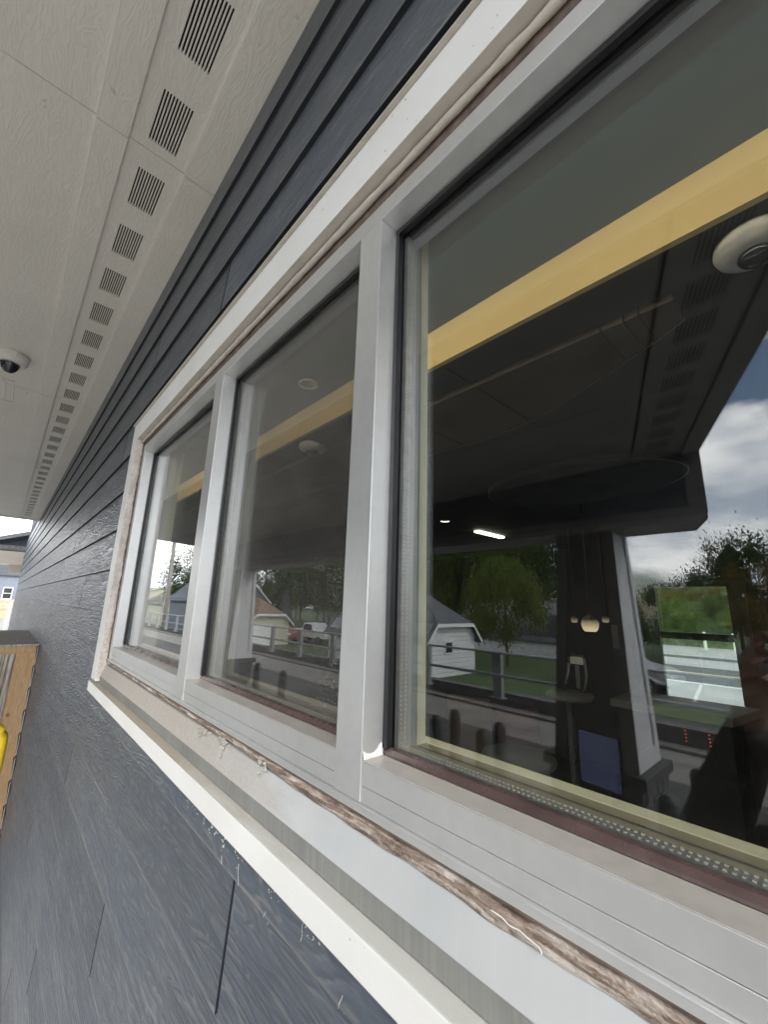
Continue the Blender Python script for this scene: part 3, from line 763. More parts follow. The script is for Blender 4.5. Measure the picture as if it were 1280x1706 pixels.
for a in ((hx0, hx1, hy1-.008, hy1), (hx0, hx1, hy0, hy0+.008), (hx0, hx0+.008, hy0+.008, hy1-.008), (hx1-.008, hx1, hy0+.008, hy1-.008)):
    h.box(a[0], a[1], a[2], a[3], ZS-.004, ZS-.0005)
hatch = h.build('access_hatch', 'beige_soffit_paint', bld, .001)
B(hx0+.05, hx1-.05, hy0+.05, hy1-.05, ZS-.003, ZS-.0006).build('hatch_panel', 'beige_soffit_paint', hatch, .001)

# ------------------------------------------------------------------ cedar box on the wall at left
bx = thing('cedar_box', 'open cedar box with grey lid fixed to the navy siding left of the window', 'wooden box', (0, 0, 0))
X0, X1, Y0b = -7.0, -5.03, YR(.10)
ztop = ZR(-.44)
B(X0-.02, X1+.03, Y0b-.05, .0, ztop, ztop+.018).build('lid', 'weathered_board', bx, .002)
# near side board, scribed to the laps
zb = 0.02
prof = [(Y0b, ztop-.001)]
pr = [(-.0165, ztop-.001)]
k = math.floor((ztop-Z0)/CO); z = ztop
while z > zb:
    zl = Z0+k*CO
    pr.append((-.006, max(zb, zl+.004)))
    if zl > zb: pr.append((-.0165, zl-.004))
    z = zl; k -= 1
poly = [(Y0b, zb), (Y0b, ztop-.001)]+pr
poly = [p for i, p in enumerate(poly) if i == 0 or p != poly[i-1]]
MB().prism_x(poly[::-1], X1-.019, X1).build('side_board', 'cedar_board', bx)
# pale cut edges
ed = MB(); z = ztop; k = math.floor((ztop-Z0)/CO)
while z > zb+.05:
    zl = max(zb, Z0+k*CO)
    ed.box(X1-.019, X1+.0012, -.0058, -.0018, zl+.012, min(z, ztop)-.012); z = zl; k -= 1
ed.build('cut_edge', 'paper', bx)
B(X1-.018, X1+.014, Y0b, -.02, ztop-.06, ztop-.0015).build('top_rail', 'cedar_board', bx, .001)
for i, (ya, wd) in enumerate(((.0, .028), (.036, .022), (.066, .03))):
    B(X1+.002, X1+.012, Y0b+ya, Y0b+ya+wd, ztop-1.0+.15*i, ztop-.062).build('weathered_slat', 'weathered_board', bx, .001)
B(X0, X1-.02, Y0b, Y0b+.02, zb, ztop-.001).build('front_board', 'cedar_board', bx, .001)
yh = thing('hand_truck', 'yellow handled hand truck standing beside the cedar box', 'hand truck', (-3.0, 0, 0))
arc = [(0, YR(-.34), ZR(-.635)), (0, YR(.048), ZR(-.635))]
arc += [(0, YR(.048)+.095*math.sin(q*math.pi/16), ZR(-.73)+.095*math.cos(q*math.pi/16)) for q in range(1, 9)]
arc += [(0, YR(.048)+.095*math.cos(q*math.pi/16), ZR(-.86)-.095*math.sin(q*math.pi/16)) for q in range(0, 9)]
MB().tube(arc+[(0, YR(-.34), ZR(-.955))], .021, 18).build('handle', 'yellow_plastic', yh, 0, True)
MB().tube([(0, YR(-.34), ZR(-.55)), (0, YR(-.34), .25)], .02, 12).build('post', 'steel', yh, 0, True)
MB().tube([(0, YR(-.62), ZR(-.55)), (0, YR(-.62), .25)], .02, 12).build('post', 'steel', yh, 0, True)
B(-.02, .16, YR(-.66), YR(-.30), .285, .295).build('toe_plate', 'steel', yh)
for yy in (-.70, -.30): MB().tube([(-.12, YR(yy), .40), (-.12, YR(yy)+.05, .40)], .11, 20).build('wheel', 'tyre', yh)

# ------------------------------------------------------------------ interior
structure(B(-12, 4, .55, 6.9, -.02, .12).build('interior_floor', 'floor_tile'))
structure(B(-12, 4, .115, YR(1.1), ZR(1.08), ZR(1.10)).build('ceiling', 'slate_ceiling'))
structure(B(-12, 4, YR(1.1), YR(1.12), ZR(.92), ZR(1.10)).build('ceiling_header', 'mustard_paint'))
structure(B(-12, 4, YR(1.121), 6.9, ZR(.92)+.001, ZR(.95)).build('lower_ceiling', 'dark_ceiling'))
cp = thing('ceiling_panel', 'brown curved timber ceiling panel hung inside behind the yellow header', 'ceiling panel', (0, 0, 0))
arc = [(-9, 1.70), (-4, 1.71), (-2.4, 1.73), (-1.5, 1.75), (-1.14, 1.77), (-.87, 1.73), (-.67, 1.65), (-.48, 1.55), (-.40, 1.517), (-.33, 1.48), (-.29, 1.46), (-.2, 1.40)]
def arc_y(x):
    for (xa, ya), (xb_, yb_) in zip(arc[:-1], arc[1:]):
        if xa <= x <= xb_: return ya+(yb_-ya)*(x-xa)/(xb_-xa)
edges_x = [-9, -6.5, -4.2, -2.4, -1.3, -.402, -.334, -.292, -.2]
for xa, xb_ in zip(edges_x[:-1], edges_x[1:]):
    xa += .0025; xb_ -= .0025
    mid = [x for x, y in arc if xa < x < xb_]
    poly = [(xa, YR(1.29)), (xb_, YR(1.29))]+[(x, YR(arc_y(x))) for x in [xb_]+mid[::-1]+[xa]]
    MB().prism_z(poly, ZR(.888), ZR(.917)).build('plank', 'brown_ceiling', cp)
ed_ = MB()
for (xa, ya), (xb_, yb_) in zip(arc[:-1], arc[1:]):
    ed_.hexa([(xa, YR(ya)+.001, ZR(.884)), (xb_, YR(yb_)+.001, ZR(.884)), (xb_, YR(yb_)+.008, ZR(.884)), (xa, YR(ya)+.008, ZR(.884))],
             [(xa, YR(ya)+.001, ZR(.917)), (xb_, YR(yb_)+.001, ZR(.917)), (xb_, YR(yb_)+.008, ZR(.917)), (xa, YR(ya)+.008, ZR(.917))])
ed_.build('edge_strip', 'edge_metal', cp)
od = thing('oval_ceiling_panel', 'grey oval ceiling panel with a thin pale rim deeper inside', 'ceiling panel', (-1.18, YR(2.95), 0))
ov_ = [(.66*math.cos(q*math.pi/24), .50*math.sin(q*math.pi/24)) for q in range(48)]
MB().prism_z(ov_, ZR(.889), ZR(.917)).build('panel', 'oval_grey', od)
rim = MB()
for q in range(48):
    (x0_, y0_), (x1_, y1_) = ov_[q], ov_[(q+1) % 48]
    rim.hexa([(x0_*1.001, y0_*1.001, ZR(.884)), (x0_*1.012, y0_*1.012, ZR(.884)), (x1_*1.012, y1_*1.012, ZR(.884)), (x1_*1.001, y1_*1.001, ZR(.884))],
             [(x0_*1.001, y0_*1.001, ZR(.917)), (x0_*1.012, y0_*1.012, ZR(.917)), (x1_*1.012, y1_*1.012, ZR(.917)), (x1_*1.001, y1_*1.001, ZR(.917))])
rim.build('rim', 'edge_metal', od)
# window wall inside (head, below sill), ledge
structure(B(-12, 4, .1145, .160, ZR(.661), ZR(1.079)).build('lintel', 'inner_sill_grey'))
structure(MB().box(-12, 4, .1145, .136, .12, 1.88).box(-12, -1.94, .1145, .160, 1.8801, ZR(.66)).box(.40, 4, .1145, .160, 1.8801, ZR(.66)).build('interior_wall', 'cream_paint'))
lw = thing('window_ledge', 'cream painted interior ledge running along the inside of the window', 'ledge')
B(-1.935, .395, .0996, .1148, 1.8805, SZ-.0002).build('ledge_step', 'tan_ledge', lw)
B(-1.935, .395, .1150, .1377, 1.8805, SZ+.0004).build('ledge_board', 'cream_paint', lw, .002)
# far wall with a window opening
wx0, wx1, wz0, wz1 = -1.62, -.86, ZR(-1.05), ZR(.36)
yf = YR(6.2)
structure(MB().box(-12, wx0, yf, yf+.12, .12, 3.2).box(wx1, 4, yf, yf+.12, .12, 3.2).box(wx0, wx1, yf, yf+.12, .12, wz0).box(wx0, wx1, yf, yf+.12, wz1, 3.2).build('far_wall', 'interior_brown'))
fw = thing('far_window', 'black framed window in the far wall showing the car park', 'window', (0, 0, 0))
B(wx0, wx1, yf+.05, yf+.056, wz0, wz1).build('glass_pane', 'plain_glass', fw)
m = MB(); m.box(wx0-.05, wx0+.02, yf-.02, yf+.03, wz0-.04, wz1+.05); m.box(wx1-.02, wx1+.14, yf-.02, yf+.03, wz0-.04, wz1+.05)
m.box(wx0+.02, wx1-.02, yf-.02, yf+.03, wz1-.02, wz1+.05); m.box(wx0+.02, wx1-.02, yf-.015, yf+.03, ZR(-.28), ZR(-.20)); m.box(wx0+.02, wx1-.02, yf-.02, yf+.03, wz0-.04, wz0+.02)
m.build('frame', 'black_frame', fw)
structure(B(-12.1, -12.0, .12, 6.9, .1, 3.2).build('side_wall', 'interior_brown'))
structure(B(4.0, 4.1, .12, 6.9, .1, 3.2).build('side_wall', 'interior_brown'))
# added unseen light strip over the window head, brightens the header
wl = thing('added_fill_strip', 'added unseen light strip inside just above the window head to brighten the header', 'ceiling light', (0, 0, 0))
MB().prism_x([(.17, ZR(.99)), (.20, ZR(.96)), (.205, ZR(.965)), (.175, ZR(1.0))], -9, 3.5).build('diffuser', 'fill_glow', wl)
MB().box(-9, 3.5, .162, .1695, ZR(.95), ZR(1.01)).box(-9, 3.5, .170, .225, ZR(1.002), ZR(1.01)).build('housing', 'dome_white', wl)
# recessed downlight near the window, detectors
def downlight(label, x, y, z, r=.05, lit=False):
    t = thing('downlight', label, 'ceiling light', (x, y, z))
    MB().lathe((0, 0, 0), [(r, .0), (r, -.004), (r*.86, -.005), (r*.84, .012)], 32).build('trim_ring', 'dome_white', t, 0, True)
    MB().lathe((0, 0, 0), [(r*.84, .001), (r*.6, .004), (0, .006)][::1], 24).build('lens', 'lamp_glow' if lit else 'inner_frame_grey', t, 0, True)
    return t
downlight('unlit round recessed downlight behind the middle pane', -1.65, YR(.96), ZR(1.079)-.006, .048)
downlight('lit round recessed downlight deep inside the dark room', -2.78, YR(3.42), ZR(.918), .055, True)
def detector(label, x, y):
    t = thing('ceiling_detector', label, 'smoke detector', (x, y, ZR(.919)))
    MB().lathe((0, 0, 0), [(.078, 0), (.08, -.016), (.074, -.030), (.050, -.040), (.034, -.042)], 36).build('base', 'dome_white', t, 0, True)
    MB().lathe((0, 0, -.040), [(.034, -.001), (.036, -.010), (.030, -.020), (.012, -.026), (0, -.027)], 28).build('sensor', 'dome_glass', t, 0, True)
detector('large pale ceiling detector at the top right below the yellow band', -.02, YR(1.235))
detector('small pale ceiling detector behind the middle pane', -1.99, YR(1.22))
lt = thing('linear_lamp', 'lit slim rectangular ceiling lamp glowing inside the dark room', 'ceiling light', (-2.83, YR(4.35), ZR(.915)), R(0))
B(-.035, .035, -.28, .28, -.02, 0).build('diffuser', 'lamp_glow', lt, .003)
# three pendants
def pendant(label, x, y, z, r, mt='pendant_glass'):
    t = thing('pendant_lamp', label, 'pendant light', (x, y, z), group='globe pendants inside')
    MB().lathe((0, 0, 0), [(r*.25, r*1.0), (r*.8, r*.62), (r, 0), (r*.86, -r*.6), (r*.62, -r*.92), (0, -r*.95)], 24).build('shade', mt, t, 0, True)
    MB().tube([(0, 0, r), (0, 0, ZR(.92)-z)], .006, 6).build('cord', 'black_frame', t)
pendant('largest of the three cream globe pendant lamps', -1.38, YR(3.5), ZR(-.085), .066)
pendant('small cream globe pendant lamp left of the largest one', -1.93, YR(4.5), ZR(-.075), .034, 'pendant_dim')
pendant('small cream globe pendant lamp right of the largest one', -1.62, YR(4.5), ZR(-.060), .034, 'pendant_dim')
# screen, switch plate, chair, tables, red display
sc = thing('wall_screen', 'dim blue rectangular display standing behind the ledge', 'screen', (-.60, YR(1.5), ZR(-.46)), R(-8))
B(-.062, .062, 0, .012, -.075, .075).build('panel', 'screen_blue', sc, .002)
B(-.02, .02, .013, .03, -.6, -.05).build('stand', 'black_frame', sc)
pl = thing('partition_wall', 'dark brown partition post inside with a pale switch plate', 'partition', (0, 0, 0))
B(-1.86, -1.50, YR(4.9), YR(5.1), .12, ZR(.92)).build('post', 'interior_brown', pl)
B(-1.71, -1.65, YR(4.89), YR(4.9)-.001, ZR(-.36), ZR(-.12)).build('switch_plate', 'table_laminate', pl)
ch = thing('bar_chair', 'white backed bar chair on a steel stem inside the room', 'chair', (-1.13, YR(2.5), .12))
zc = ZR(-.48)-.12
MB().lathe((0, 0, zc), [(0, 0), (.12, 0), (.13, .015), (.12, .03), (0, .03)], 24).build('seat', 'table_laminate', ch, 0, True)
MB().tube([(0, 0, 0), (0, 0, zc)], .02, 10).build('stem', 'chair_steel', ch)
MB().lathe((0, 0, 0), [(0, .02), (.16, .015), (.17, 0)], 24).build('foot', 'chair_steel', ch)
MB().tube([(-.06, .06, zc+.02), (-.055, .12, zc+.12), (-.045, .13, zc+.21), (-.03, .132, zc+.226), (.03, .132, zc+.226), (.045, .13, zc+.21), (.055, .12, zc+.12), (.06, .06, zc+.02)], .009, 8).build('back_frame', 'chair_steel', ch, 0, True)
B(-.040, .040, .124, .138, zc+.175, zc+.218).build('top_rail', 'dome_white', ch, .006)
B(-.012, .012, .122, .130, zc+.04, zc+.172).build('back_slat', 'table_laminate', ch, .003)
tb = thing('round_table', 'pale round pedestal table seen low through the right pane', 'table', (-1.03, YR(1.75), .12))
zt_ = ZR(-.60)-.12
MB().lathe((0, 0, zt_), [(0, 0), (.15, 0), (.155, -.012), (.15, -.025), (0, -.025)], 36).build('tabletop', 'table_laminate', tb, 0, True)
MB().tube([(0, 0, 0), (0, 0, zt_-.025)], .03, 10).build('pedestal', 'steel', tb)
ct = thing('service_counter', 'dark counter with a pale stone top inside at the right', 'counter', (0, 0, 0))
MB().prism_z([(-.95, YR(2.6)), (-.42, YR(2.6)), (-.36, YR(3.0)), (-.95, YR(3.0))], ZR(-.50), ZR(-.46)).build('countertop', 'table_laminate', ct, .003)
B(-.93, -.44, YR(2.64), YR(2.98), .12, ZR(-.50)-.001).build('cabinet', 'black_frame', ct)
led = MB()
for cx in (-.615, -.52):
    for i in range(4): led.box(cx, cx+.005, YR(2.6)-.004, YR(2.6)-.001, ZR(-.60)+i*.016, ZR(-.60)+i*.016+.0035)
led.build('indicator_light', 'led_red', ct)
for i, (x, y, m_) in enumerate(((-1.75, 2.3, 'oak_seat'), (-1.35, 2.5, 'red_vinyl'))):
    c_ = thing('dining_chair', ('tan wooden dining chair beside the round table', 'red padded dining chair near the reflected column')[i], 'chair', (x, YR(y), .12), R(20+40*i))
    B(-.2, .2, -.2, .2, .44, .48).build('seat', m_, c_, .01)
    B(-.15, .15, .18, .21, 1.0, 1.36 if i else 1.40).build('backrest', m_, c_, .02)
    for sx in (-.17, .17):
        for sy in (-.17, .17): B(sx-.015, sx+.015, sy-.015, sy+.015, 0, .44).build('leg', 'black_frame', c_)
# what stands beyond the far window
structure(B(-40, 30, 26, 27.5, -.02, -.012).build('road_shoulder', 'asphalt'))
structure(B(-60, 60, 17, 22, -.02, -.010).build('far_road', 'asphalt'))
structure(B(-60, 60, 19.4, 19.6, -.010, -.005).build('road_line', 'line_yellow'))
structure(B(-60, 60, 16.6, 16.75, -.016, -.008).build('road_edge_line', 'line_white'))
structure(MB().hexa([(-120, 36, -.1), (60, 36, -.1), (60, 70, -.1), (-120, 70, -.1)], [(-120, 46, 7), (60, 46, 7), (60, 70, 12), (-120, 70, 12)]).build('grass_bank', 'bank_green'))
for i, (x, y) in enumerate(((-6.4, 34), (-4.9, 34))):
    p = thing('marker_post', ('left pale green marker post at the foot of the far bank', 'right pale green marker post at the foot of the far bank')[i], 'post', (x, y, -.02))
    MB().tube([(0, 0, 0), (0, 0, 1.1)], .09, 8).build('shaft', 'post_lime', p)
sg = thing('road_sign', 'small white sign with a black numeral at the foot of the bank', 'sign', (-9.3, 34, 0))
B(-.3, .3, -.02, .0, .5, 1.3).build('plate', 'line_white', sg); B(-.08, .08, -.03, -.021, .65, 1.15).build('numeral', 'black_frame', sg)

# ------------------------------------------------------------------ bollards
bm = MB().lathe((0, 0, 0), [(.060, 0), (.060, 1.0), (.055, 1.03), (.042, 1.052), (.022, 1.063), (0, 1.066)], 24).mesh('bollard', 'bollard_grey')
bm.polygons.foreach_set('use_smooth', [True]*len(bm.polygons))
for x, yv, lab in ((-2.90, 3.40, 'left bollard of the front pair left of the near column'), (-2.93, 3.74, 'left bollard of the back pair left of the near column'),
                   (-2.33, 3.36, 'right bollard of the front pair left of the near column'), (-2.37, 3.70, 'right bollard of the back pair left of the near column'),
                   (-.84, 3.78, 'tall bollard standing right of the near column'), (-.86, 3.10, 'bollard hidden low beside the near column base'),
                   (-6.2, 3.55, 'bollard in front of the far column seen in the middle pane'), (-7.2, 3.60, 'bollard furthest left in the middle pane')):
    o = bpy.data.objects.new('bollard', bm); C.objects.link(o); o.location = (x, RY(yv), 0); tag(o, 'dark grey round topped '+lab, 'bollard', 'bollards along the lane')

# ------------------------------------------------------------------ railing on low wall
pw = thing('parapet_wall', 'low dark concrete wall with grey two rail guard along the lane', 'wall')
B(-90, 25, -8.45, -8.15, -1.3, .31).build('wall', 'parapet_concrete', pw)
B(-90, 25, -8.20, -7.85, -.01, .05).build('kerb', 'lane_concrete', pw)
yr = RY(7.93)
B(-90, 25, yr-.06, yr+.06, ZR(-.90), ZR(-.86)).build('rail', 'rail_metal', pw, .01)
B(-90, 25, yr-.03, yr+.03, ZR(-1.36), ZR(-1.30)).build('rail', 'rail_metal', pw, .01)
pm = MB().box(-.10, .10, -.05, .05, .311, ZR(-.901)).mesh('railing_post', 'rail_metal')
bpm = MB().box(-.15, .15, -.09, .09, .3105, .325).mesh('base_plate', 'rail_metal')
i = 0
x = 20.6
while x > -80:
    o = bpy.data.objects.new('railing_post', pm); C.objects.link(o); o.location = (x, yr-.12, 0); o.parent = pw
    q = bpy.data.objects.new('base_plate', bpm); C.objects.link(q); q.parent = o
    x -= 1.98

# ------------------------------------------------------------------ houses
def garage(label, x0, x1, ya, yb, z0, ze, zr, wall, roof, name='garage', door=None, clip=.55):
    """ridge along x; gable ends face +-x; ya nearer the lane (virtual distance)"""
    t = thing(name, label, 'garage' if name == 'garage' else 'house')
    y0, y1 = RY(yb), RY(ya); ym = (y0+y1)/2; hc = ze+(zr-ze)*clip; q = (y1-y0)/2*(1-clip)
    b = MB()
    prof = [(y0, z0), (y1, z0), (y1, ze), (ym+q, hc), (ym-q, hc), (y0, ze)]
    b.prism_x(prof, x0, x1).build('wall', wall, t)
    # lap courses on the walls
    c = MB(); z = z0+.2
    while z < ze:
        c.box(x0-.015, x1+.015, y1+.001, y1+.018, z-.012, z); 
        c.box(x1+.001, x1+.018, y0, y1, z-.012, z); z += .22
    while z < hc-.05:
        f_ = (z-ze)/(zr-ze); dy = (y1-y0)/2*f_
        c.box(x1+.001, x1+.018, y0+dy, y1-dy, z-.012, z); z += .22
    c.build('lap_shadow_line', 'grey_siding' if wall != 'grey_siding' else 'backing_and_shade', t)
    r = MB(); ov = .3; s = (zr-ze)/((y1-y0)/2); rx = 2.4*(1-clip)+.3
    th = .1
    for sg_ in (1, -1):
        ye = (y1+ov) if sg_ > 0 else (y0-ov); zE = ze-ov*s
        yc = ym+q*sg_
        r.add([(x0-ov, ye, zE), (x1+ov, ye, zE), (x1+ov, yc, hc), (x1-rx, ym, zr), (x0+rx, ym, zr), (x0-ov, yc, hc),
               (x0-ov, ye, zE-th), (x1+ov, ye, zE-th), (x1+ov, yc, hc-th), (x0-ov, yc, hc-th)],
              [(0, 1, 2, 3, 4, 5), (0, 1, 7, 6), (1, 2, 8, 7), (0, 5, 9, 6)])
    for xx, xi in ((x1+ov, x1-rx), (x0-ov, x0+rx)):
        r.add([(xx, ym+q, hc), (xx, ym-q, hc), (xi, ym, zr), (xx, ym+q, hc-th), (xx, ym-q, hc-th)], [(0, 1, 2), (0, 1, 4, 3)])
    r.build('roof', roof, t)
    fa = MB()
    for sg_ in (1, -1):
        ye = (y1+ov) if sg_ > 0 else (y0-ov); zE = ze-ov*s; yc = ym+q*sg_
        fa.add([(x1+ov+.01, ye, zE-th-.06), (x1+ov+.01, ye, zE+.02), (x1+ov+.01, yc, hc+.02), (x1+ov+.01, yc, hc-th-.06),
                (x1+ov+.04, ye, zE-th-.06), (x1+ov+.04, ye, zE+.02), (x1+ov+.04, yc, hc+.02), (x1+ov+.04, yc, hc-th-.06)],
               [(4, 5, 6, 7), (0, 1, 5, 4), (1, 2, 6, 5), (3, 0, 4, 7)])
    fa.box(x1+ov+.01, x1+ov+.04, ym-q, ym+q, hc-th-.06, hc+.02)
    fa.build('fascia', 'garage_siding', t)
    return t, (y0, y1)
g1, (gy0, gy1) = garage('white sided garage with grey clipped gable roof reflected beside the column', -22.5, -14.2, 16.0, 20.0, -1.3, ZR(-1.38), ZR(.9), 'garage_siding', 'shingle_grey', clip=.26)
wn = B(-14.18, -14.13, RY(18.0), RY(17.3), ZR(-2.3), ZR(-1.65)).build('window', 'garage_siding', g1)
B(-14.13, -14.11, RY(17.9), RY(17.4), ZR(-2.22), ZR(-1.73)).build('pane', 'window_dark', wn)
g2, _ = garage('cream sided garage with brown roof seen in the middle pane', -41, -32.6, 15.2, 18.9, -1.3, ZR(-1.45), ZR(.35), 'cream_siding', 'shingle_brown', clip=.3)
d = B(-32.57, -32.52, RY(17.2), RY(15.4), -1.3, ZR(-1.75)).build('door', 'garage_siding', g2)
g3, _ = garage('tan sided house with pale eaves seen in the left pane', -66, -56, 15, 22, -1.3, ZR(-.35), ZR(1.6), 'cream_siding', 'shingle_grey', 'house', clip=.98)
g4, _ = garage('grey blue house with steep gable beside the tan house', -50, -43, 14, 22, -1.3, ZR(.3), ZR(4.2), 'grey_siding', 'shingle_grey', 'house', clip=.98)
B(-42.97, -42.92, RY(15.4), RY(14.2), ZR(-2.2), ZR(-.6)).build('door', 'garage_siding', g4)
g5, _ = garage('long white house behind the young tree', -24, -13.2, 31, 36, -1.3, ZR(-1.9), ZR(.9), 'garage_siding', 'shingle_grey', 'house', clip=.98)
g6, _ = garage('long low cream industrial shed far down the lane', -130, -90, 18, 30, -1.3, ZR(1.2), ZR(2.4), 'cream_siding', 'shingle_grey', 'house', clip=.98)
# chimney stack behind brown garage
cs = thing('chimney_stack', 'dark stone chimney stack behind the brown roofed garage', 'chimney', (-50, RY(28), -1.3))
MB().hexa([(-1, -1, 0), (1, -1, 0), (1, 1, 0), (-1, 1, 0)], [(-.6, -.6, 4.6), (.6, -.6, 4.6), (.6, .6, 4.6), (-.6, .6, 4.6)]).build('shaft', 'stone_dark', cs)
B(-.7, .7, -.7, .7, 4.6, 5.0).build('cap', 'stone_cap', cs)
# utility pole
up = thing('utility_pole', 'leaning grey wooden utility pole with wires seen in the left pane', 'utility pole', (-32.4, RY(8.9), -1.3))
MB().tube([(0, 0, 0), (-.5, 0, 9.5)], [.17, .12], 12).build('pole', 'pole_wood', up, 0, True)
B(-1.6, .6, -.06, .06, 8.3, 8.42).build('crossarm', 'pole_wood', up)
for dz in (8.2, 7.4): MB().tube([(-.45, 0, dz), (-20, -1, dz-1.2), (-40, -2, dz)], .015, 5).build('wire', 'black_frame', up)
MB().tube([(-.2, 0, 6.2), (.9, .6, 0)], .012, 5).build('guy_wire', 'steel', up)

# ------------------------------------------------------------------ vehicles
def vehicle(label, loc, rz, body, kind='suv', cat='car'):
    L_, Wd, H = {'suv': (4.8, 1.9, 1.75), 'car': (4.5, 1.8, 1.42), 'truck': (5.4, 1.95, 1.75)}[kind]
    t = thing('parked_'+kind, label, cat, loc, rz)
    h = L_/2; w_ = Wd/2
    if kind == 'suv': side = [(-h, .45), (-h, 1.0), (-h+.15, 1.2), (-h+.5, H-.06), (-h+1.1, H), (h-2.0, H), (h-1.35, 1.22), (h-.25, 1.02), (h, .8), (h, .45)]
    elif kind == 'car': side = [(-h, .4), (-h, .9), (-h+.5, .98), (-h+1.1, H-.04), (-h+2.4, H), (h-1.4, .98), (h-.3, .82), (h, .6), (h, .4)]
    else: side = [(-h, .55), (-h, 1.15), (-h+2.0, 1.15), (-h+2.1, H), (-h+3.3, H), (h-1.5, 1.18), (h-.2, 1.05), (h, .8), (h, .5)]
    n = len(side); vs = []
    for y, ins in ((-w_, 0), (w_, 0)):
        for x, z in side:
            k = max(0, z-1.0)*.28; vs.append((x, y-math.copysign(k, y), z))
    fs = [(i, (i+1) % n, (i+1) % n+n, i+n) for i in range(n)]+[tuple(range(n-1, -1, -1)), tuple(range(n, 2*n))]
    MB().add(vs, fs).build('body', body, t, .05)
    for sy in (-1, 1):
        g = MB(); zb_, zt2 = 1.08, H-.12
        if kind == 'truck': a0, a1, b0, b1 = -h+2.2, h-1.75, -h+2.25, -h+3.25
        elif kind == 'suv': a0, a1, b0, b1 = -h+.35, h-1.45, -h+.65, h-2.0
        else: a0, a1, b0, b1 = -h+.9, h-1.55, -h+1.35, -h+2.3
        yb_ = sy*(w_-.02+.012-max(0, zb_-1)*.28+.012); yt_ = sy*(w_-max(0, zt2-1)*.28+.006)
        g.add([(a0, yb_, zb_), (a1, yb_, zb_), (b1, yt_, zt2), (b0, yt_, zt2)], [(0, 1, 2, 3)]); g.build('side_window', 'car_glass', t)
    if kind == 'suv':
        MB().add([(h-1.40, -w_+.15, 1.26), (h-1.40, w_-.15, 1.26), (h-1.95, w_-.25, H-.04), (h-1.95, -w_+.25, H-.04)], [(0, 1, 2, 3)]).build('windscreen', 'car_glass', t)
    for sx in (-h+.85, h-.9):
        for sy in (-w_+.1, w_-.1):
            wh = MB().tube([(sx, sy-.11, .34), (sx, sy+.11, .34)], .34, 20).build('wheel', 'tyre', t)
            MB().tube([(sx, sy-.12, .34), (sx, sy+.12, .34)], .2, 14).build('rim', 'steel', wh)
    for sy in (-w_+.3, w_-.3): B(h-.06, h+.012, sy-.16, sy+.16, .72, .88).build('headlight', 'light_lens', t, .02)
    return t
vehicle('silver sport utility vehicle parked beyond the railing behind the column', (-7.7, RY(22.6), -1.292), R(4), 'car_silver')
vehicle('dark red car parked beside the cream garage', (-35.2, RY(19.8), -1.3), R(0), 'car_red', 'car')
vehicle('white pickup truck parked behind the railing posts', (-33.0, RY(21.8), -1.3), R(-4), 'car_white', 'truck', 'truck')
for i in range(7):
    x = -5.5+i*2.7
    structure(MB().hexa([(x, RY(27), -1.292), (x+.14, RY(27), -1.292), (x+.94, RY(21.5), -1.292), (x+.8, RY(21.5), -1.292)][::-1], [(x, RY(27), -1.288), (x+.14, RY(27), -1.288), (x+.94, RY(21.5), -1.288), (x+.8, RY(21.5), -1.288)][::-1]).build('parking_line', 'line_white'))

# ------------------------------------------------------------------ trees
def crown_mesh(name, mat, kind, n, leaf, seed):
    rnd = random.Random(seed); m = MB()
    clumps = []
    if kind == 'round':
        for i in range(46):
            a = rnd.uniform(0, 6.283); u = rnd.uniform(-1, 1); rr = rnd.uniform(.45, 1)**.5; s_ = math.sqrt(1-u*u)
            clumps.append((rr*s_*math.cos(a)*.9, rr*s_*math.sin(a)*.9, .62+u*rr*.38, rnd.uniform(.13, .26)))
    else:
        for i in range(60):
            h = rnd.random()**.8; a = rnd.uniform(0, 6.283); rad = (1-h)*.42*rnd.uniform(.5, 1.15)+.02
            clumps.append((rad*math.cos(a), rad*math.sin(a), .12+h*.86, .045+.11*(1-h)))
    vs = []; fs = []
    for i in range(n):
        cx, cy, cz, cr = clumps[rnd.randrange(len(clumps))]
        x = cx+rnd.gauss(0, cr*.5); y = cy+rnd.gauss(0, cr*.5); z = cz+rnd.gauss(0, cr*(.35 if kind == 'round' else .22))
        d = Vector((rnd.gauss(0, 1), rnd.gauss(0, 1), rnd.gauss(0, 1))).normalized(); u = d.orthogonal().normalized(); w_ = d.cross(u)
        s_ = leaf*rnd.uniform(.6, 1.4); p = Vector((x, y, z)); o = len(vs)
        for q in (p-u*s_, p-w_*s_*.6, p+u*s_, p+w_*s_*.6): vs.append(tuple(q))
        fs.append((o, o+1, o+2, o+3))
    m.add(vs, fs); return m.mesh(name, mat)
def trunk_mesh(seed, kind):
    rnd = random.Random(seed); m = MB()
    m.tube([(0, 0, 0), (.01, 0, .3), (.0, .01, .6), (0, 0, .95)], [.022, .017, .011, .003], 8)
    for i in range(9 if kind == 'round' else 14):
        z = rnd.uniform(.25, .8); a = rnd.uniform(0, 6.283); l = rnd.uniform(.25, .6) if kind == 'round' else .4*(1-z)
        m.tube([(0, 0, z), (l*.5*math.cos(a), l*.5*math.sin(a), z+l*.25), (l*math.cos(a), l*math.sin(a), z+l*(.45 if kind == 'round' else .05))], [.008, .005, .002], 5)
    return m.mesh('trunk', 'bark')
kinds = {}
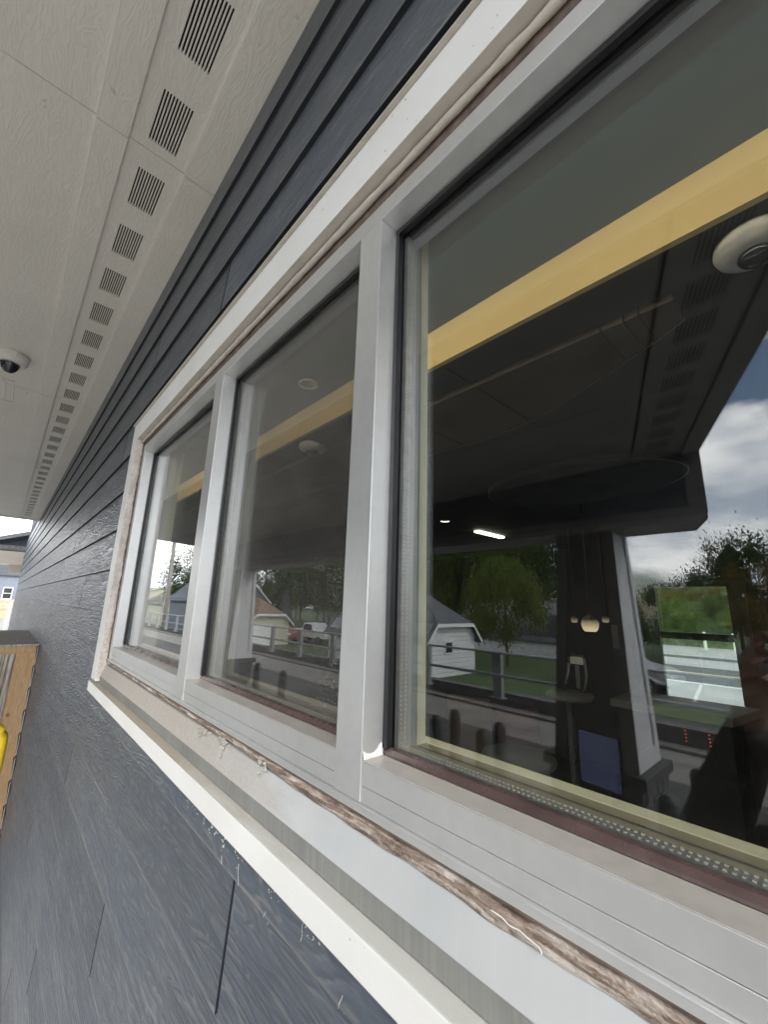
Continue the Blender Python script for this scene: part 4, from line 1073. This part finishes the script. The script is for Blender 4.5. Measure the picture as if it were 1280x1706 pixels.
for nm, mat, kd, n, lf in (('broad', 'leaf_green', 'round', 15000, .015), ('dark', 'leaf_dark', 'round', 15000, .015), ('autumn', 'leaf_autumn', 'round', 13000, .015),
                           ('conifer', 'leaf_dark', 'cone', 12000, .016), ('young', 'leaf_fresh', 'round', 15000, .019), ('sparse', 'leaf_dark', 'round', 5000, .016)):
    kinds[nm] = (crown_mesh('crown', mat, kd, n, lf, hash_ if (hash_ := sum(map(ord, nm))) else 1), trunk_mesh(sum(map(ord, nm)), kd))
treeno = [0]
def tree(nm, x, yv, h, wd, label, z=-1.3, group=None, rz=None):
    cm, tm = kinds[nm]; treeno[0] += 1
    t = thing('conifer_tree' if nm == 'conifer' else 'broadleaf_tree', label, 'tree', (x, RY(yv) if yv > 0 else -yv, z), random.uniform(0, 6.28) if rz is None else rz, group)
    c = bpy.data.objects.new('crown', cm); C.objects.link(c); c.parent = t; c.scale = (wd, wd, h)
    k = bpy.data.objects.new('trunk', tm); C.objects.link(k); k.parent = t; k.scale = (h*.75, h*.75, h)
    return t
G = 'trees behind the houses'
tree('young', -14.9, 24.5, 6.4, 2.9, 'young bushy green tree on the lawn right of the white garage')
random.seed(21)
# backdrop row left to right as the glass shows them
for i in range(26):
    x = -96+i*3.6+random.uniform(-1, 1); yv = 38+random.uniform(-3, 9)
    nm = random.choice(['broad', 'dark', 'dark', 'broad', 'autumn', 'conifer'])
    h = random.uniform(8.5, 12.5)
    if -44 < x < -17 and i % 2: nm = 'sparse'; h += 2
    if x > -17: h = random.uniform(4.6, 6.2)
    tree(nm, x, yv, h, h*.50 if nm != 'conifer' else h*.6, {'broad': 'mid green round crowned tree in the wooded row beyond the lawn', 'dark': 'dark green round crowned tree in the wooded row beyond the lawn', 'autumn': 'yellowing round crowned tree in the wooded row beyond the lawn', 'conifer': 'pointed dark conifer in the wooded row beyond the lawn', 'sparse': 'open crowned tree letting sky through in the wooded row'}[nm], group=G)
for x, yv, h, nm, lab in ((-29, 30, 17, 'sparse', 'tall thin crowned tree with sky showing through it'), (-24, 33, 17, 'broad', 'tall broad tree above the white garage'), (-20, 35, 17, 'sparse', 'open crowned tree next to the broad one'),
                          (-36, 34, 15, 'sparse', 'open crowned tree left of the garages'), (-9.8, 50, 8.4, 'conifer', 'dark conifer rising from the low tree line'), (-4.6, 44, 12.0, 'dark', 'dark tree at the right against the sky'),
                          (-6.3, 48, 12.0, 'conifer', 'tall dark conifer at the right end of the tree line'), (-2.4, 46, 12.5, 'conifer', 'tall dark conifer highest at the right edge'), (-13, 60, 7.5, 'broad', 'distant rounded tree under the open sky'),
                          (-1.0, 40, 9.5, 'autumn', 'rust tinted tree low at the right edge'), (-3.6, 38, 8.5, 'autumn', 'yellowing tree behind the car park'), (2, 44, 12, 'dark', 'dark tree beyond the car park edge'),
                          (-60, 20, 12, 'dark', 'dark tree beside the utility pole'), (-66, 26, 13, 'sparse', 'open crowned tree behind the utility pole'), (-52, 26, 13, 'dark', 'dark tree behind the grey blue house'),
                          (-74, 24, 9, 'broad', 'low green tree far down the lane')):
    h *= .8 if x > -14 else .95
    tree(nm, x, yv, h, h*.46 if nm != 'conifer' else h*.62, lab)
bush_mesh = kinds['broad'][0]
random.seed(5)
for i in range(26):
    x = -17+i*.85; yy = 37+(i*7 % 5)*1.7
    o = bpy.data.objects.new('bush', [kinds['broad'][0], kinds['dark'][0], kinds['autumn'][0]][i % 3 if i % 5 else 0]); C.objects.link(o)
    zz = .7*(yy-36)-.4; hh = random.uniform(1.8, 3.0); o.location = (x, yy, zz); o.scale = (2.0, 1.6, hh)
    tag(o, 'leafy bush covering the slope of the far grass bank', 'bush', 'bushes on the far bank')
for i in range(10):
    x = -15+i*2.1; tree('broad', x, -(43+random.uniform(0, 8)), random.uniform(5, 7), 4.0, 'leafy tree growing on the far grass bank', z=4+random.uniform(-1, 1), group='trees on the far bank')
# far left, seen directly past the corner
g = thing('neighbour_wing', 'dark gabled neighbouring roof with beige soffit past the end of the wall', 'building', (0, 0, 0))
MB().prism_x([(YR(-.30), ZR(1.50)), (YR(.8), ZR(1.50)), (YR(.8), ZR(2.0)), (YR(-.28), ZR(1.56))], -17.6, -17.3).build('gable', 'canopy_navy', g)
B(-17.7, -17.1, YR(-1.6), YR(.8), ZR(1.37), ZR(1.498)).build('fascia_board', 'stone_dark', g)
MB().hexa([(-30, YR(-1.6), ZR(1.12)), (-17.0, YR(-1.6), ZR(1.12)), (-17.0, YR(.8), ZR(2.02)), (-30, YR(.8), ZR(2.02))],
          [(-30, YR(-1.6), ZR(1.24)), (-17.0, YR(-1.6), ZR(1.24)), (-17.0, YR(.8), ZR(2.14)), (-30, YR(.8), ZR(2.14))]).build('roof', 'shingle_grey', g)
B(-26, -17.71, YR(-1.6), YR(.8), ZR(1.36), ZR(1.369)).build('soffit', 'beige_soffit_paint', g)
B(-26, -25.7, YR(.12), YR(.9), ZR(1.0), ZR(1.359)).build('beam', 'beige_soffit_paint', g)
B(-25.7, -17.7, YR(.62), YR(.8), -.02, ZR(1.359)).build('wall', 'beige_soffit_paint', g)
dp = thing('downspout', 'white downspout at the corner of the wall', 'downspout', (-16.27, -.05, 0))
MB().box(-.05, .05, -.04, .04, .0, 1.9).build('pipe', 'white_trim_paint', dp, .01)
nh = thing('blue_house', 'blue sided house with a white window beyond the fence', 'house', (-56, -.352, 0))
B(-6, 0, -8, 6, -.02, 4.1).build('wall', 'blue_siding', nh)
for i in range(20): B(.001, .05, -8, 6, .2+i*.2, .385+i*.2).build('siding_board', 'blue_siding', nh, .004)
MB().prism_x([(-8.5, 4.0), (6.5, 4.0), (6.5, 4.15), (0, 6.9), (-8.5, 4.15)], -6.3, .3).build('roof', 'shingle_grey', nh)
wf = B(.06, .11, .22, .98, 1.7, 2.86).build('window', 'garage_siding', nh)
B(.111, .12, .30, .90, 1.78, 2.25).build('pane', 'window_dark', wf); B(.111, .12, .30, .90, 2.31, 2.78).build('pane', 'window_dark', wf)
B(-2, -1, -.6, .35, 4.3, 6.9).build('chimney', 'brick_red', nh)
fn = thing('board_fence', 'pale wooden board fence in front of the blue house', 'fence', (-52, -.352, 0))
for i in range(50): B(0, .03, -4.6+i*.155, -4.6+i*.155+.145, 0, 1.7).build('board', 'fence_wood', fn)
B(-.08, -.001, -4, 3, .3, .4).build('rail', 'fence_wood', fn); B(.031, .08, -4.6, 3.15, 1.5, 1.6).build('rail', 'fence_wood', fn); B(.031, .08, -4.6, 3.15, .85, .95).build('rail', 'fence_wood', fn)

# ------------------------------------------------------------------ photographer
def skin_body(name, chain, edges, mat, parent, sub=1):
    me = bpy.data.meshes.new(name); me.from_pydata([c[:3] for c in chain], edges, []); me.materials.append(MATS[mat])
    o = bpy.data.objects.new(name, me); C.objects.link(o); o.parent = parent
    md = o.modifiers.new('skin', 'SKIN'); md.use_smooth_shade = True
    sv = me.skin_vertices[0].data if me.skin_vertices else None
    if sv is None:
        bpy.context.view_layer.update(); sv = me.skin_vertices[0].data
    for i, c in enumerate(chain):
        r = c[3]; sv[i].radius = r if isinstance(r, tuple) else (r, r); sv[i].use_root = (i == 0)
    s2 = o.modifiers.new('sub', 'SUBSURF'); s2.levels = sub; s2.render_levels = sub+1
    return o
pz = .10
ps_ = thing('person', 'person in dark clothes holding a phone up in both hands at the window', 'person', (.02, -.80, pz), 0)
# local frame: person faces the wall (+y), turned a little to the left
chain = [(0, 0, .97, (.15, .11)), (0, .01, 1.22, (.14, .10)), (0, .0, 1.47, (.17, .10)), (0, .0, 1.58, (.06, .055)), (0, .02, 1.66, (.05, .05)),
         (-.19, 0, 1.52, .068), (-.29, .10, 1.44, .062), (-.24, .22, 1.62, .050),
         (.18, 0, 1.52, .068), (.27, .10, 1.46, .058), (.18, .22, 1.66, .045),
         (-.10, 0, .88, .095), (-.11, .02, .48, .065), (-.12, -.01, .08, .045), (-.12, .14, .04, .04),
         (.10, 0, .88, .095), (.11, .02, .48, .065), (.12, -.01, .08, .045), (.12, .14, .04, .04)]
edges = [(0, 1), (1, 2), (2, 3), (3, 4), (2, 5), (5, 6), (6, 7), (2, 8), (8, 9), (9, 10), (0, 11), (11, 12), (12, 13), (13, 14), (0, 15), (15, 16), (16, 17), (17, 18)]
skin_body('body', chain, edges, 'cloth_black', ps_)
hd = MB().lathe((0, .03, 1.72), [(.0, -.115), (.045, -.10), (.062, -.05), (.076, .01), (.078, .05), (.066, .095), (.035, .12), (0, .127)], 24).build('head', 'skin', ps_, 0, True)
MB().lathe((0, .015, 1.74), [(.083, -.04), (.088, .02), (.078, .075), (.045, .112), (0, .120)], 24).build('hair', 'hair_dark', ps_, 0, True)
MB().tube([(0, .105, 1.72), (0, .128, 1.695), (0, .105, 1.685)], [.008, .013, .008], 8).build('nose', 'skin', ps_, 0, True)
for sx in (-.028, .028): MB().lathe((sx, .094, 1.725), [(0, -.008), (.008, -.004), (.009, .003), (0, .009)], 10).build('eye', 'dome_white', ps_, 0, True)
skin_body('trousers', [(0, 0, .99, (.155, .115)), (-.10, 0, .88, .102), (-.11, .02, .48, .073), (-.12, -.01, .10, .056), (.10, 0, .88, .102), (.11, .02, .48, .073), (.12, -.01, .10, .056)],
          [(0, 1), (1, 2), (2, 3), (0, 4), (4, 5), (5, 6)], 'denim', ps_)
# phone just behind the lens and the hands that grip it (world coordinates)
R3 = Matrix.Rotation(R(47.7767), 4, 'Z') @ Matrix.Rotation(R(102.9159), 4, 'X') @ Matrix.Rotation(R(1.7177), 4, 'Z')
ph_ = thing('phone', 'dark phone held up facing the window', 'phone'); ph_.matrix_world = Matrix.Translation((0, -.352, 2.1)) @ R3
B(-.076, .018, -.130, .018, .006, .014).build('case', 'black_frame', ph_, .003)
def hand(wrist, palm, fingers, parent):
    ch_ = [(*wrist, .026), (*palm, (.030, .022))]; ed = [(0, 1)]
    for f_ in fingers:
        prev_ = 1
        for p in f_:
            ch_.append((*p, .0085)); ed.append((prev_, len(ch_)-1)); prev_ = len(ch_)-1
    return skin_body('hand', ch_, ed, 'skin', parent, 1)
def PL(v): # phone-local -> person-local
    return tuple((Matrix.Translation((0, -.352, 2.1)) @ R3 @ Vector(v))-Vector((.02, -.80, pz)))
lw_ = PL((-0.172, -.17, 0.020)); lp_ = PL((-0.144, -.095, -0.004))
hand(lw_, lp_, [[PL((-0.134, -.050, -0.010)), PL((-0.104, -.035, -0.030)), PL((-0.074, -.030, -0.034))],
                [PL((-0.136, -.072, -0.016)), PL((-0.106, -.058, -0.034)), PL((-0.072, -.055, -0.035))],
                [PL((-0.136, -.093, -0.018)), PL((-0.104, -.082, -0.034)), PL((-0.072, -.080, -0.035))],
                [PL((-0.134, -.113, -0.018)), PL((-0.102, -.108, -0.033)), PL((-0.074, -.106, -0.034))],
                [PL((-0.117, -.098, 0.004)), PL((-0.080, -.080, -0.004))]], ps_)
rw_ = PL((.09, -.16, .05)); rp_ = PL((.05, -.105, .030))
hand(rw_, rp_, [[PL((.045, -.07, .024)), PL((.030, -.060, .000)), PL((.012, -.058, -.004))],
                [PL((.045, -.09, .018)), PL((.030, -.082, -.003)), PL((.012, -.080, -.004))],
                [PL((.045, -.11, .018)), PL((.030, -.104, -.003)), PL((.012, -.102, -.004))],
                [PL((.044, -.13, .020)), PL((.030, -.126, .0)), PL((.014, -.124, -.002))],
                [PL((.034, -.095, .036)), PL((.010, -.075, .026))]], ps_)
# forearms end at the wrists
for side, w3, elb in (('l', lw_, (-.24, .22, 1.62)), ('r', rw_, (.18, .22, 1.66))):
    MB().tube([elb, tuple((elb[i]+w3[i])/2 for i in range(3)), w3], [.048, .043, .033], 14).build('sleeve', 'cloth_black', ps_, 0, True)
